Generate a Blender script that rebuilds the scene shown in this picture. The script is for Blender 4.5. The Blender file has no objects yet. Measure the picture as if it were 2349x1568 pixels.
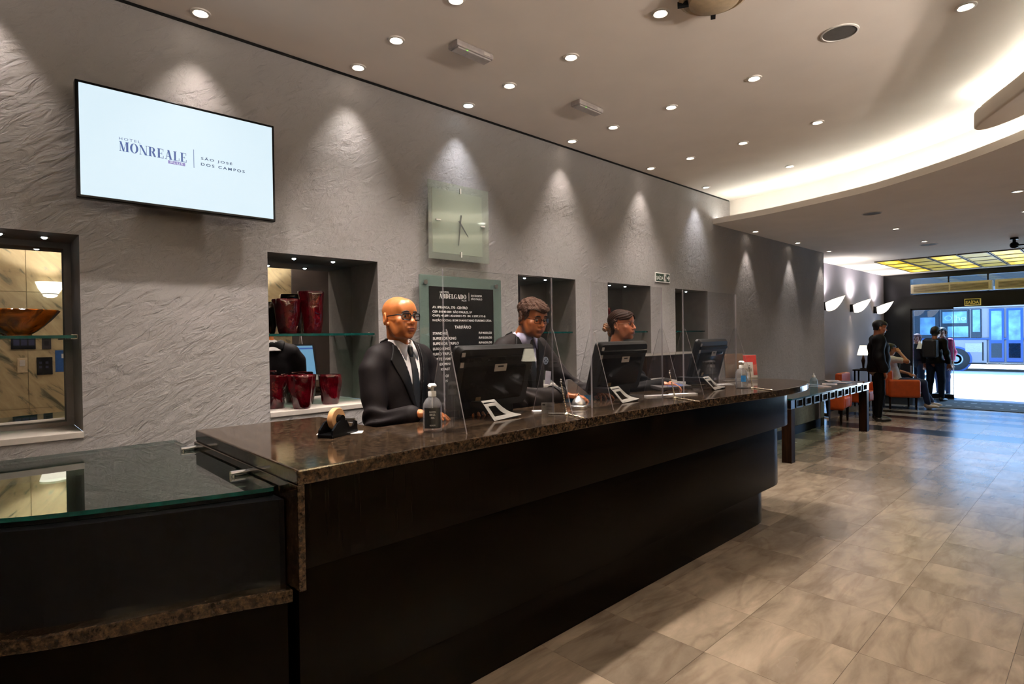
import bpy, bmesh, math, random
import numpy as np
from mathutils import Matrix, Vector
S = bpy.context.scene
COL = S.collection
random.seed(7)
# ---------------------------------------------------------------- camera
CAM_H = 1.58
yaw, pit, rol = [math.radians(a) for a in (43.53, -0.55, -0.836)]
fw = Vector((math.sin(yaw)*math.cos(pit), math.cos(yaw)*math.cos(pit), math.sin(pit)))
rt = Vector((math.cos(yaw), -math.sin(yaw), 0)); up = rt.cross(fw)
r2 = math.cos(rol)*rt + math.sin(rol)*up; u2 = -math.sin(rol)*rt + math.cos(rol)*up
cam = bpy.data.cameras.new('camera'); co = bpy.data.objects.new('camera', cam); COL.objects.link(co)
cam.sensor_width = 36; cam.lens = 36*1310/2349; cam.clip_start = .02; cam.clip_end = 300
mw = Matrix((r2, u2, -fw)).transposed().to_4x4(); mw.translation = (0, 0, CAM_H); co.matrix_world = mw
S.camera = co
# ---------------------------------------------------------------- world, exposure
S.view_settings.view_transform = 'Standard'; S.view_settings.look = 'None'
S.view_settings.gamma = 1; S.view_settings.use_curve_mapping = False
S.view_settings.exposure = 0.0
S.cycles.use_denoising = True
S.cycles.max_bounces = 10; S.cycles.diffuse_bounces = 5; S.cycles.glossy_bounces = 5
S.cycles.transparent_max_bounces = 16; S.cycles.transmission_bounces = 6
S.cycles.sample_clamp_indirect = 8.0; S.cycles.caustics_reflective = False; S.cycles.caustics_refractive = False
W = bpy.data.worlds.new('overcast_sky'); S.world = W; W.use_nodes = True
bg = W.node_tree.nodes['Background']; bg.inputs[0].default_value = (.30, .58, 1, 1); bg.inputs[1].default_value = 5.5
sn = bpy.data.lights.new('sun', 'SUN'); sn.energy = 42; sn.color = (.66, .83, 1); sn.angle = .01
so = bpy.data.objects.new('sun', sn); COL.objects.link(so); so.rotation_euler = Vector((-.48, -.18, -.86)).to_track_quat('-Z', 'Y').to_euler()
portal = bpy.data.lights.new('door_portal', 'AREA'); portal.shape = 'RECTANGLE'; portal.size = 4.3; portal.size_y = 2.9
po = bpy.data.objects.new('door_portal', portal); COL.objects.link(po); po.location = (16.4, 1.2, 1.45)
po.rotation_euler = (math.radians(90), 0, math.radians(90)); portal.cycles.is_portal = True
# lamp power (watts) of each row of downlights
WALL_W, ROW_W, LOW_W, NICHE_W, COVE_E, SCONCE_W = 46, 182, 125, 3.0, 8.0, 34.0
WARM = (1, .88, .78); COOL = (.94, .96, 1.0); NEUT = (1, .91, .83)
# ---------------------------------------------------------------- mesh builder
class MB:
    def __init__(s, T=None): s.v = []; s.f = []; s.m = []; s.T = T
    def add(s, vs, fs, mi=0, T=None):
        o = len(s.v)
        for p in vs:
            p = Vector(p)
            if T is not None: p = T @ p
            if s.T is not None: p = s.T @ p
            s.v.append(p)
        for f in fs: s.f.append([i+o for i in f]); s.m.append(mi)
        return s
    def box(s, a, b, mi=0, T=None):
        x0, y0, z0 = a; x1, y1, z1 = b
        vs = [(x0,y0,z0),(x1,y0,z0),(x1,y1,z0),(x0,y1,z0),(x0,y0,z1),(x1,y0,z1),(x1,y1,z1),(x0,y1,z1)]
        return s.add(vs, [(0,3,2,1),(4,5,6,7),(0,1,5,4),(1,2,6,5),(2,3,7,6),(3,0,4,7)], mi, T)
    def cbox(s, c, h, mi=0, T=None):
        return s.box([c[i]-h[i] for i in range(3)], [c[i]+h[i] for i in range(3)], mi, T)
    def prism(s, poly, z0, z1, mi=0, T=None, side=None, cap=True):
        n = len(poly); vs = [(x, y, z0) for x, y in poly]+[(x, y, z1) for x, y in poly]
        area = sum(poly[i][0]*poly[(i+1)%n][1]-poly[(i+1)%n][0]*poly[i][1] for i in range(n))
        top = list(range(n, 2*n)); bot = list(range(n))[::-1]
        sd = [(i, (i+1) % n, n+(i+1) % n, n+i) for i in range(n)]
        if area < 0: top, bot = top[::-1], bot[::-1]; sd = [f[::-1] for f in sd]
        if cap: s.add(vs, [top, bot], mi, T); s.add(vs, sd, mi if side is None else side, T)
        else: s.add(vs, sd, mi if side is None else side, T)
        return s
    def tube(s, path, r, n=8, mi=0, T=None, closed=False, cap=True):
        P = [Vector(p) for p in path]; m = len(P); rr = r if isinstance(r, (list, tuple)) else [r]*m
        vs = []; ref = None
        for i in range(m):
            if closed: d = P[(i+1) % m]-P[i-1]
            else: d = P[min(i+1, m-1)]-P[max(i-1, 0)]
            d.normalize()
            if ref is None:
                ref = Vector((0, 0, 1)) if abs(d.z) < .9 else Vector((1, 0, 0))
            a = (ref-d*ref.dot(d)).normalized(); b = d.cross(a); ref = a
            for k in range(n):
                t = 2*math.pi*k/n; vs.append(P[i]+(a*math.cos(t)+b*math.sin(t))*rr[i])
        fs = []
        for i in range(m if closed else m-1):
            j = (i+1) % m
            for k in range(n): fs.append((i*n+k, i*n+(k+1) % n, j*n+(k+1) % n, j*n+k))
        if not closed and cap: fs += [tuple(range(n))[::-1], tuple(range((m-1)*n, m*n))]
        return s.add(vs, fs, mi, T)
    def lathe(s, prof, c=(0, 0, 0), n=24, mi=0, T=None, wob=None, squash=1.0):
        vs = []; m = len(prof)
        for i, (r, z) in enumerate(prof):
            for k in range(n):
                t = 2*math.pi*k/n; q = r*(1 if wob is None else wob(t, i/(m-1)))
                vs.append((c[0]+q*math.cos(t), c[1]+q*math.sin(t)*squash, c[2]+z))
        fs = [(i*n+k, i*n+(k+1) % n, (i+1)*n+(k+1) % n, (i+1)*n+k) for i in range(m-1) for k in range(n)]
        if prof[0][0] > 1e-5: fs.append(tuple(range(n))[::-1])
        if prof[-1][0] > 1e-5: fs.append(tuple(range((m-1)*n, m*n)))
        return s.add(vs, fs, mi, T)
    def ball(s, c, r, n=12, mi=0, T=None):
        r = (r, r, r) if not isinstance(r, (tuple, list)) else r
        m = max(6, n//2); vs = []; fs = []
        for i in range(m+1):
            a = math.pi*i/m-math.pi/2
            for k in range(n):
                t = 2*math.pi*k/n
                vs.append((c[0]+r[0]*math.cos(a)*math.cos(t), c[1]+r[1]*math.cos(a)*math.sin(t), c[2]+r[2]*math.sin(a)))
        for i in range(m):
            for k in range(n): fs.append((i*n+k, i*n+(k+1) % n, (i+1)*n+(k+1) % n, (i+1)*n+k))
        return s.add(vs, fs, mi, T)
    def quad(s, a, b, c, d, mi=0, T=None): return s.add([a, b, c, d], [(0, 1, 2, 3)], mi, T)
    def build(s, name, mat, parent=None, smooth=None, bevel=0, seg=2, weld=False):
        off = WL.get(parent.name, Vector((0, 0, 0))) if parent is not None else Vector((0, 0, 0))
        me = bpy.data.meshes.new(name); me.from_pydata([tuple(p-off) for p in s.v], [], s.f)
        for m in (mat if isinstance(mat, (list, tuple)) else [mat]): me.materials.append(m)
        me.polygons.foreach_set('material_index', s.m)
        if bevel or weld:
            bm = bmesh.new(); bm.from_mesh(me)
            bmesh.ops.remove_doubles(bm, verts=bm.verts, dist=1e-5)
            if bevel:
                es = [e for e in bm.edges if len(e.link_faces) == 2 and e.calc_face_angle(0) > .5]
                bmesh.ops.bevel(bm, geom=es, offset=bevel, segments=seg, profile=.6, affect='EDGES', clamp_overlap=True)
            bm.to_mesh(me); bm.free()
        if smooth:
            me.polygons.foreach_set('use_smooth', [True]*len(me.polygons)); me.set_sharp_from_angle(angle=math.radians(smooth))
        me.update()
        return link(name, me, parent)
WL = {}
def link(name, me, parent=None):
    o = bpy.data.objects.new(name, me); COL.objects.link(o)
    if parent is not None:
        o.parent = parent; WL[o.name] = WL.get(parent.name, Vector((0, 0, 0)))
    else: WL[o.name] = Vector((0, 0, 0))
    return o
def tag(o, label=None, cat=None, group=None, kind=None):
    if label: o['label'] = label
    if cat: o['category'] = cat
    if group: o['group'] = group
    if kind: o['kind'] = kind
    return o
def thing(name, label, cat, loc=(0, 0, 0), group=None):
    o = bpy.data.objects.new(name, None); COL.objects.link(o); o.location = loc; o.empty_display_size = .1
    WL[o.name] = Vector(loc)
    return tag(o, label, cat, group)
def struct(name, mb, mat, **k): return tag(mb.build(name, mat, **k), kind='structure')
def dup(root, delta, label=None, group=None, rot=0):
    def cp(o, par):
        c = o.copy(); COL.objects.link(c)
        if par is not None: c.parent = par; c.matrix_parent_inverse = o.matrix_parent_inverse.copy()
        for ch in o.children: cp(ch, c)
        return c
    r = cp(root, None); r.location = Vector(root.location)+Vector(delta); r.rotation_euler.z += rot
    WL[r.name] = Vector(r.location)
    if label: r['label'] = label
    if group: r['group'] = group
    return r
def spot(parent, loc, power, size, col, blend=.6, r=.025, aim=(0, 0, -1)):
    l = bpy.data.lights.new('spot_light', 'SPOT'); l.energy = power; l.spot_size = math.radians(size); l.spot_blend = blend
    l.color = col; l.shadow_soft_size = r
    o = bpy.data.objects.new('spot_light', l); COL.objects.link(o); o.parent = parent
    o.location = Vector(loc)-WL.get(parent.name, Vector((0, 0, 0)))
    o.rotation_euler = Vector(aim).to_track_quat('-Z', 'Y').to_euler(); return o
def RZ(a, c=(0, 0, 0)): return Matrix.Translation(c) @ Matrix.Rotation(a, 4, 'Z')
# ---------------------------------------------------------------- materials
def lin(c):
    if isinstance(c, str): c = tuple(int(c[i:i+2], 16)/255 for i in (0, 2, 4))
    return tuple(x/12.92 if x <= .04045 else ((x+.055)/1.055)**2.4 for x in c)+(1,)
MATS = {}
def newmat(n):
    m = bpy.data.materials.new(n); m.use_nodes = True; nt = m.node_tree; MATS[n] = m
    return m, nt, nt.nodes['Principled BSDF'], lambda t, **k: _nd(nt, t, k)
def _nd(nt, t, k):
    n = nt.nodes.new('ShaderNode'+t)
    for a, b in k.items():
        if a.startswith('i_'):
            key = a[2:]; key = int(key) if key.isdigit() else key.replace('_', ' ')
            if isinstance(b, bpy.types.NodeSocket): nt.links.new(b, n.inputs[key])
            else: n.inputs[key].default_value = b
        else: setattr(n, a, b)
    return n
def ramp(N, fac, stops):
    r = N('ValToRGB', i_Fac=fac); e = r.color_ramp.elements
    while len(e) < len(stops): e.new(.5)
    for i, (p, c) in enumerate(stops): e[i].position = p; e[i].color = c if len(c) == 4 else lin(c)
    return r.outputs[0]
def M(n, col, rough=.5, metal=0, var=.12, scale=30, bump=0, bscale=None, coat=0, spec=.5, emit=None, es=1, sheen=0, stretch=None, trans=0):
    m, nt, P, N = newmat(n); c = lin(col) if isinstance(col, str) else tuple(col)+(1,)
    tc = N('TexCoord').outputs['Object']
    if stretch: tc = N('Mapping', i_Vector=tc, i_Scale=stretch).outputs[0]
    nz = N('TexNoise', i_Vector=tc, i_Scale=scale, i_Detail=4.0)
    a = tuple(max(0, x*(1-var)) for x in c[:3])+(1,); b = tuple(min(1, x*(1+var)) for x in c[:3])+(1,)
    nt.links.new(ramp(N, nz.outputs[0], [(.3, a), (.7, b)]), P.inputs['Base Color'])
    P.inputs['Roughness'].default_value = rough; P.inputs['Metallic'].default_value = metal
    P.inputs['Specular IOR Level'].default_value = spec; P.inputs['Coat Weight'].default_value = coat
    P.inputs['Coat Roughness'].default_value = .08; P.inputs['Sheen Weight'].default_value = sheen
    P.inputs['Transmission Weight'].default_value = trans
    if bump:
        nb = N('TexNoise', i_Vector=tc, i_Scale=bscale or scale*3, i_Detail=5.0)
        nt.links.new(N('Bump', i_Strength=bump, i_Distance=.01, i_Height=nb.outputs[0]).outputs[0], P.inputs['Normal'])
    if emit:
        P.inputs['Emission Color'].default_value = lin(emit) if isinstance(emit, str) else tuple(emit)+(1,); P.inputs['Emission Strength'].default_value = es
    return m
def emis(n, col, s):
    m, nt, P, N = newmat(n); P.inputs['Base Color'].default_value = (0, 0, 0, 1)
    P.inputs['Emission Color'].default_value = lin(col) if isinstance(col, str) else tuple(col)+(1,); P.inputs['Emission Strength'].default_value = s
    return m
def sheet(n, tint=(1, 1, 1), ior=1.45, rough=0.0, haze=0.0, hazecol=(1, 1, 1), boost=1.0):
    """thin clear sheet: fresnel reflection over straight transmission, a little milky haze"""
    m, nt, P, N = newmat(n); nt.nodes.remove(P); out = nt.nodes['Material Output']
    t = N('BsdfTransparent', i_Color=tuple(tint)+(1,)); g = N('BsdfGlossy', i_Roughness=rough, i_Color=(1, 1, 1, 1)); geo = N('NewGeometry'); io = N('MapRange', i_Value=geo.outputs['Backfacing'], i_3=ior, i_4=1/ior); f = N('Fresnel', i_IOR=io.outputs[0])
    fac = N('Math', operation='MULTIPLY', i_0=f.outputs[0], i_1=boost)
    base = t.outputs[0]
    if haze:
        d = N('BsdfDiffuse', i_Color=tuple(hazecol)+(1,)); base = N('MixShader', i_Fac=haze, i_1=t.outputs[0], i_2=d.outputs[0]).outputs[0]
    mx = N('MixShader', i_Fac=fac.outputs[0], i_1=base, i_2=g.outputs[0]); nt.links.new(mx.outputs[0], out.inputs[0])
    return m
def stucco():
    m, nt, P, N = newmat('trowelled_stucco'); pos = N('NewGeometry').outputs['Position']
    mp = N('Mapping', i_Vector=N('Mapping', i_Vector=pos, i_Rotation=(0, .62, 0)).outputs[0], i_Scale=(1, 1, 2.6))
    n1 = N('TexNoise', i_Vector=mp.outputs[0], i_Scale=7.5, i_Detail=7.0, i_Roughness=.6, i_Distortion=.7)
    n4 = N('TexNoise', i_Vector=mp.outputs[0], i_Scale=9.0, i_Detail=5.0, i_Roughness=.6, i_Distortion=.9)
    n2 = N('TexNoise', i_Vector=pos, i_Scale=1.7, i_Detail=3.0)
    n3 = N('TexNoise', i_Vector=pos, i_Scale=45.0, i_Detail=4.0)
    gash = ramp(N, n1.outputs[0], [(.28, (.3, .3, .3, 1)), (.41, (.75, .75, .75, 1)), (.58, (.8, .8, .8, 1)), (.66, (1, 1, 1, 1))])
    mask = ramp(N, n2.outputs[0], [(.42, (.5, .5, .5, 1)), (.58, (1, 1, 1, 1))])
    g2 = N('Math', operation='MULTIPLY', i_0=gash, i_1=mask)
    h1 = N('Math', operation='MULTIPLY_ADD', i_0=n4.outputs[0], i_1=.95, i_2=g2.outputs[0])
    h = N('Math', operation='MULTIPLY_ADD', i_0=n3.outputs[0], i_1=.16, i_2=h1.outputs[0])
    nt.links.new(N('Bump', i_Strength=.9, i_Distance=.012, i_Height=h.outputs[0]).outputs[0], P.inputs['Normal'])
    nt.links.new(ramp(N, n2.outputs[0], [(.3, lin('8a8787')), (.7, lin('959192'))]), P.inputs['Base Color'])
    P.inputs['Roughness'].default_value = .85; P.inputs['Specular IOR Level'].default_value = .2
    return m
def marble_tile(n, c0, c1, c2, rough=.22, rand=.5, sx=1.0):
    m, nt, P, N = newmat(n); pos = N('NewGeometry').outputs['Position']; oi = N('ObjectInfo')
    off = N('VectorMath', operation='SCALE', i_0=(13.1, 7.7, 3.3), i_Scale=oi.outputs['Random'])
    v = N('VectorMath', operation='ADD', i_0=pos, i_1=off.outputs[0])
    mp = N('Mapping', i_Vector=v.outputs[0], i_Rotation=(0, 0, .5), i_Scale=(sx, 3.0, 1))
    n1 = N('TexNoise', i_Vector=mp.outputs[0], i_Scale=2.0, i_Detail=7.0, i_Roughness=.6, i_Distortion=.5)
    n2 = N('TexNoise', i_Vector=mp.outputs[0], i_Scale=.9, i_Detail=5.0, i_Distortion=1.0)
    base = ramp(N, n1.outputs[0], [(.28, c0), (.5, c1), (.74, c2)])
    vein = ramp(N, n2.outputs[0], [(.44, (1, 1, 1, 1)), (.495, (.74, .71, .69, 1)), (.54, (1, 1, 1, 1))])
    k = N('MapRange', i_Value=oi.outputs['Random'], i_3=1-rand, i_4=1+rand*.45)
    mul = N('Mix', data_type='RGBA', blend_type='MULTIPLY', i_0=.7, i_6=base, i_7=vein)
    sc = N('VectorMath', operation='SCALE', i_0=mul.outputs[2], i_Scale=k.outputs[0])
    nt.links.new(sc.outputs[0], P.inputs['Base Color'])
    nr = N('TexNoise', i_Vector=pos, i_Scale=3.0, i_Detail=3.0)
    nt.links.new(N('MapRange', i_Value=nr.outputs[0], i_3=rough*.75, i_4=rough*1.3).outputs[0], P.inputs['Roughness'])
    return m
def wall_marble():
    m, nt, P, N = newmat('cream_veined_marble'); pos = N('NewGeometry').outputs['Position']
    mp = N('Mapping', i_Vector=N('Mapping', i_Vector=pos, i_Rotation=(0, -.85, 0)).outputs[0], i_Scale=(1, 1, 3.2))
    n1 = N('TexNoise', i_Vector=mp.outputs[0], i_Scale=2.0, i_Detail=7.0, i_Roughness=.6, i_Distortion=1.4)
    nt.links.new(ramp(N, n1.outputs[0], [(.30, '5a5c4e'), (.38, '8c8870'), (.44, 'b9ab88'), (.7, 'cfc29c')]), P.inputs['Base Color'])
    P.inputs['Roughness'].default_value = .2; return m
def granite():
    m, nt, P, N = newmat('brown_granite'); pos = N('NewGeometry').outputs['Position']
    n1 = N('TexNoise', i_Vector=pos, i_Scale=48.0, i_Detail=6.0, i_Roughness=.75)
    n2 = N('TexVoronoi', i_Vector=pos, i_Scale=120.0)
    c = ramp(N, n1.outputs[0], [(.34, '100c09'), (.46, '261d16'), (.56, '3c2f23'), (.72, '5d4c3a')])
    sp = ramp(N, n2.outputs['Color'], [(.1, (.35, .3, .28, 1)), (.5, (1, 1, 1, 1))])
    mul = N('Mix', data_type='RGBA', blend_type='MULTIPLY', i_0=.6, i_6=c, i_7=sp)
    nt.links.new(mul.outputs[2], P.inputs['Base Color']); P.inputs['Roughness'].default_value = .09; P.inputs['Specular IOR Level'].default_value = .35
    return m
def dark_wood(n, a, b, rough=.3):
    m, nt, P, N = newmat(n); pos = N('NewGeometry').outputs['Position']
    mp = N('Mapping', i_Vector=pos, i_Scale=(28, 28, 1.1))
    n1 = N('TexNoise', i_Vector=mp.outputs[0], i_Scale=3.0, i_Detail=5.0, i_Distortion=.3)
    nt.links.new(ramp(N, n1.outputs[0], [(.3, a), (.7, b)]), P.inputs['Base Color'])
    nt.links.new(N('Bump', i_Strength=.12, i_Distance=.004, i_Height=n1.outputs[0]).outputs[0], P.inputs['Normal'])
    P.inputs['Roughness'].default_value = rough; P.inputs['Specular IOR Level'].default_value = .05; return m
def vcol(n, rough=.5, sss=0, bump=0, bscale=200, sheen=0):
    m, nt, P, N = newmat(n); a = N('Attribute', attribute_name='Col'); tc = N('TexCoord').outputs['Object']
    nz = N('TexNoise', i_Vector=tc, i_Scale=60.0, i_Detail=4.0)
    k = N('MapRange', i_Value=nz.outputs[0], i_3=.86, i_4=1.14)
    nt.links.new(N('VectorMath', operation='SCALE', i_0=a.outputs[0], i_Scale=k.outputs[0]).outputs[0], P.inputs['Base Color'])
    P.inputs['Roughness'].default_value = rough; P.inputs['Sheen Weight'].default_value = sheen
    if sss:
        P.inputs['Subsurface Weight'].default_value = sss; P.inputs['Subsurface Scale'].default_value = .006; P.inputs['Subsurface Radius'].default_value = (1, .35, .2)
    if bump:
        nb = N('TexNoise', i_Vector=tc, i_Scale=bscale, i_Detail=3.0)
        nt.links.new(N('Bump', i_Strength=bump, i_Distance=.002, i_Height=nb.outputs[0]).outputs[0], P.inputs['Normal'])
    return m
STUCCO = stucco(); GRANITE = granite(); MARBLE = wall_marble()
TILE = marble_tile('grey_marble_tile', '6f6253', '8b7c6b', 'a08f7c', rough=.24, rand=.3)
TILE_DK = marble_tile('dark_marble_tile', '1b1a19', '2a2826', '3a3634', rough=.2, rand=.2)
TILE_LT = marble_tile('pale_marble_tile', '8f8880', 'a39b92', 'b5aea6', rough=.2, rand=.1)
GROUT = M('grey_grout', '544c45', .7)
PLASTER = M('ceiling_plaster', 'e6dcd2', .9, var=.03, scale=3)
PAINT = M('lilac_grey_paint', '8d8790', .8, var=.04, scale=4)
NICHEM = M('smooth_grey_plaster', '77716d', .75, var=.08, scale=14, bump=.15)
SILLM = M('pale_stone_sill', 'b0a9a2', .5, var=.06)
WOOD = dark_wood('espresso_veneer', '030201', '080503', .22)
WOOD2 = dark_wood('espresso_plinth', '030201', '060402', .22)
WENGE = dark_wood('wenge_wood', '0f0906', '2a1a10', .35)
CHROME = M('polished_chrome', (.75, .75, .76), .12, 1, var=.03)
BRUSHED = M('brushed_steel', (.5, .5, .5), .3, 1, var=.08)
BRASSY = M('warm_chrome', (.8, .72, .58), .18, 1, var=.05)
BLACK = M('black_plastic', (.005, .005, .0055), .4, var=.2, spec=.18)
BLACKG = M('black_gloss', (.004, .004, .0045), .15, var=.2, spec=.1)
WHITE = M('white_plastic', 'e2e0de', .4, var=.03)
PAPER = M('white_paper', 'd9d6d8', .8, var=.03)
TRIMW = M('white_painted_trim', 'cfcac4', .5, var=.03)
MIRROR = M('silvered_mirror', (.78, .78, .77), .01, 1, var=.01)
ACRYL = sheet('clear_acrylic', (.97, .97, .97), 1.45, 0, .007, (.8, .75, .8))
ACRYLE = sheet('acrylic_edge', (.75, .75, .78), 1.5, .1, .28, (.75, .7, .75))
GLASS = sheet('door_glass', (.72, .76, .78), 1.5, 0)
TABGLASS = sheet('green_glass', (.62, .78, .72), 1.75, 0, boost=1.0)
GREENE = M('green_glass_edge', (.004, .045, .040), .12, var=.3)
FROST = sheet('frosted_glass', (.86, .9, .86), 1.5, .04, .16, (.6, .65, .58))
FROSTI = sheet('frosted_panel', (.8, .8, .78), 1.5, .1, .75, (.56, .56, .51))
GREYGREEN = sheet('grey_green_glass', (.7, .78, .75), 1.5, .02, .55, (.17, .23, .205))
# ================================================================ SETTING
YW, ZC, ZL, XEND, XF = 3.40, 3.286, 2.93, 10.6, 16.3
def spline(pts, n=8):
    out = []
    P = [Vector((*p, 0)) for p in pts]
    for i in range(len(P)-1):
        a, b, c, d = P[max(i-1, 0)], P[i], P[i+1], P[min(i+2, len(P)-1)]
        for k in range(n):
            t = k/n
            q = .5*((2*b)+(c-a)*t+(2*a-5*b+4*c-d)*t*t+(3*b-a-3*c+d)*t**3); out.append((q.x, q.y))
    out.append(pts[-1]); return out
fl = struct('floor', MB().box((-3.2, -2.8, -.09), (16.6, 4.1, -.002)), GROUT)
xs = [.52+.525*k for k in range(19)]; ys = [-.2+.535*k for k in range(7)]+[3.395]
tile_me = None; rnd = random.Random(3)
def put(me, x, y, par, nm='tile'):
    o = link(nm, me, par); o.location = (x, y, 0); return o
def tilemesh(w, d, mat):
    b = MB(); g = .0009; b.box((g, g, -.012), (w-g, d-g, 0)); o = b.build('tile', mat); me = o.data; bpy.data.objects.remove(o); return me
tA = tilemesh(.525, .535, TILE); tB = tilemesh(.525, ys[-1]-ys[-2], TILE)
for i, x in enumerate(xs):
    for j in range(7):
        if x < 3.6 and ys[j] > 2.1: continue
        put(tB if j == 6 else tA, x, ys[j], fl)
XB = xs[-1]+.525
rest = MB(); g = .0022
for i in range(-7, 19):
    for j in range(-5, 7):
        x, y = .52+.525*i, -.2+.535*j
        if (i >= 0 and j >= 0 and not (x < 3.6 and y > 2.1)): continue
        rest.box((x+g, max(y, -2.7)+g, -.012), (x+.525-g, min(y+.535, 3.395)-g, 0))
tag(rest.build('tile_field', TILE, fl), kind='stuff')
bandm = tilemesh(.55, .535, TILE_DK)
for j in range(-5, 7): put(bandm, XB, -.2+.535*j, fl, 'border_tile')
x = XB+.55
lm = tilemesh(.56, .535, TILE)
for i in range(2):
    for j in range(-4, 8):
        if -.2+.535*j+.535 < 3.88: put(lm, x+.56*i, -.2+.535*j, fl)
x += 1.12; st = (15.98-x)/10
ml, md = tilemesh(st, .535, TILE_LT), tilemesh(st, .535, TILE_DK)
for i in range(7):
    for j in range(-4, 8):
        if -.2+.535*j+.535 < 3.88: put(md if (i+(j % 2 == 0 and 0)) % 2 == 0 else ml, x+st*i, -.2+.535*j, fl, 'dark_tile' if i % 2 == 0 else 'pale_tile')
struct('trim_1', MB().box((x+st*7, -2.7, -.012), (16.6, 3.88, -.001)), TILE_DK)
# ---- walls
NX = [(-.35, .388), (1.27, 1.995), (3.308, 4.045), (4.53, 5.28), (5.78, 6.526)]; NZ0, NZ1, NYB = 1.155, 2.095, 3.77
w = MB()
cols = [-3.1]+[q for n in NX for q in n]+[XEND]
for i in range(0, len(cols), 2): w.quad((cols[i], YW, 0), (cols[i+1], YW, 0), (cols[i+1], YW, ZC+.1), (cols[i], YW, ZC+.1))
for a, b in NX:
    w.quad((a, YW, 0), (b, YW, 0), (b, YW, NZ0), (a, YW, NZ0)); w.quad((a, YW, NZ1), (b, YW, NZ1), (b, YW, ZC+.1), (a, YW, ZC+.1))
w.quad((XEND, YW, 0), (XEND, 4.0, 0), (XEND, 4.0, ZC+.1), (XEND, YW, ZC+.1))
wb = struct('wall_back', w, STUCCO)
def downpoint(parent, x, y, z, col, power, r=.013, aim=(0, 0, -1)):
    MB().lathe([(r*1.7, 0), (r*1.7, -.006), (r, -.006)], (x, y, z), 12).build('lamp_ring', CHROME, parent, smooth=40)
    MB().lathe([(r, -.004), (0, -.005)], (x, y, z), 12).build('lamp_lens', LENS_C if col is COOL else LENS, parent)
LENS = emis('warm_lamp_lens', (1, .86, .70), 18); LENS_C = emis('cool_lamp_lens', (.8, .95, 1), 14)
for k, (a, b) in enumerate(NX):
    nb = MB(); d = .004
    nb.quad((a, YW, NZ0), (a, NYB, NZ0), (a, NYB, NZ1), (a, YW, NZ1)); nb.quad((b, YW, NZ0), (b, YW, NZ1), (b, NYB, NZ1), (b, NYB, NZ0))
    nb.quad((a, YW, NZ1), (a, NYB, NZ1), (b, NYB, NZ1), (b, YW, NZ1))
    n = nb.build('niche', NICHEM, wb)
    MB().box((a-.002, YW-.006, NZ0-.03), (b+.002, NYB, NZ0)).build('niche_sill', SILLM, n, bevel=.003)
    MB().box((a, NYB-.006, NZ0), (b, NYB+.004, NZ1)).build('mirror', MIRROR, n)
    if k == 0:
        f = MB(); e = .03
        f.box((a, NYB-.05, NZ0), (b, NYB-.006, NZ0+.02)); f.box((b-e, NYB-.05, NZ0+.02), (b, NYB-.006, NZ1)); f.box((a, NYB-.05, NZ0+.02), (a+e, NYB-.006, NZ1)); f.box((a+e, NYB-.05, NZ1-.03), (b-e, NYB-.006, NZ1))
        f.build('mirror_frame', NICHEM, n)
    for t in ((.62, .84) if k == 0 else (.30, .66)):
        xx = a+(b-a)*t; yy = (YW+NYB)/2-.04
        MB().lathe([(.022, 0), (.022, -.006), (.011, -.006)], (xx, yy, NZ1), 12).build('lamp_ring', CHROME, n, smooth=40)
        MB().ball((xx, yy, NZ1-.004), (.013, .013, .010), 12).build('lamp_lens', LENS_C, n)
        spot(n, (xx, yy, NZ1-.01), NICHE_W, 70, COOL, .7, .012)
struct('wall_lounge', MB().box((XEND, 3.88, 0), (16.6, 4.0, ZC)), PAINT)
struct('wall_left', MB().box((-3.2, -2.8, 0), (-3.1, 3.4, ZC+.1)), STUCCO)
wr = struct('wall_right', MB().box((-3.2, -2.8, 0), (4.2, -2.62, ZC+.1)), MARBLE)
struct('wall_right_far', MB().box((4.2, -2.8, 0), (16.6, -2.60, ZC+.1)), M('dark_brown_wall', '3a3330', .7, var=.1, scale=5))
zr = [0, .70, 1.489, 2.28, 3.28]
for i in range(6):
    for j in range(4): MB().box((-1.83+.8*i+.003, -2.621, zr[j]+.003), (-1.03+.8*i-.003, -2.60, zr[j+1]-.003)).build('marble_panel', MARBLE, wr)
struct('baseboard_back', MB().box((6.0, YW-.012, 0), (XEND, YW, .13)), BLACK)
struct('baseboard_lounge', MB().box((XEND, 3.868, 0), (16.2, 3.88, .13)), BLACK)
# ---- ceilings and cove
riser = spline([(7.14, 3.42), (7.09, 2.75), (6.95, 2.15), (6.64, 1.45), (6.27, .86), (5.9, .42), (5.45, 0), (4.8, -.42), (3.9, -.72), (2.5, -.9), (0, -.95), (-3.2, -.95)])
lip = spline([(6.68, 3.42), (6.62, 2.72), (6.46, 2.05), (6.31, 1.6), (6.08, 1.2), (5.85, .87), (5.58, .56), (5.3, .30), (4.9, .02), (4.3, -.26), (3.6, -.42), (2.4, -.56), (0, -.6), (-3.2, -.6)])
c = MB(); c.prism(riser+[(-3.2, 3.42)], ZC, ZC+.06); cu = struct('ceiling', c, PLASTER)
c = MB(); c.prism(lip+[(-3.2, -2.75), (16.6, -2.75), (16.6, 4.0), (6.68, 4.0)], ZL, ZL+.035)
def wallstrip(b, pts, z0, z1, th):
    for (a, d) in zip(pts[:-1], pts[1:]):
        b.quad((a[0], a[1], z0), (d[0], d[1], z0), (d[0], d[1], z1), (a[0], a[1], z1))
    return b
def offset(pts, d):
    out = []
    for i, p in enumerate(pts):
        a = Vector((*pts[max(i-1, 0)], 0)); b = Vector((*pts[min(i+1, len(pts)-1)], 0)); t = (b-a).normalized()
        out.append((p[0]-t.y*d, p[1]+t.x*d))
    return out
lip2 = offset(lip, .03)
cl = struct('ceiling_lower', c, PLASTER)
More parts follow.
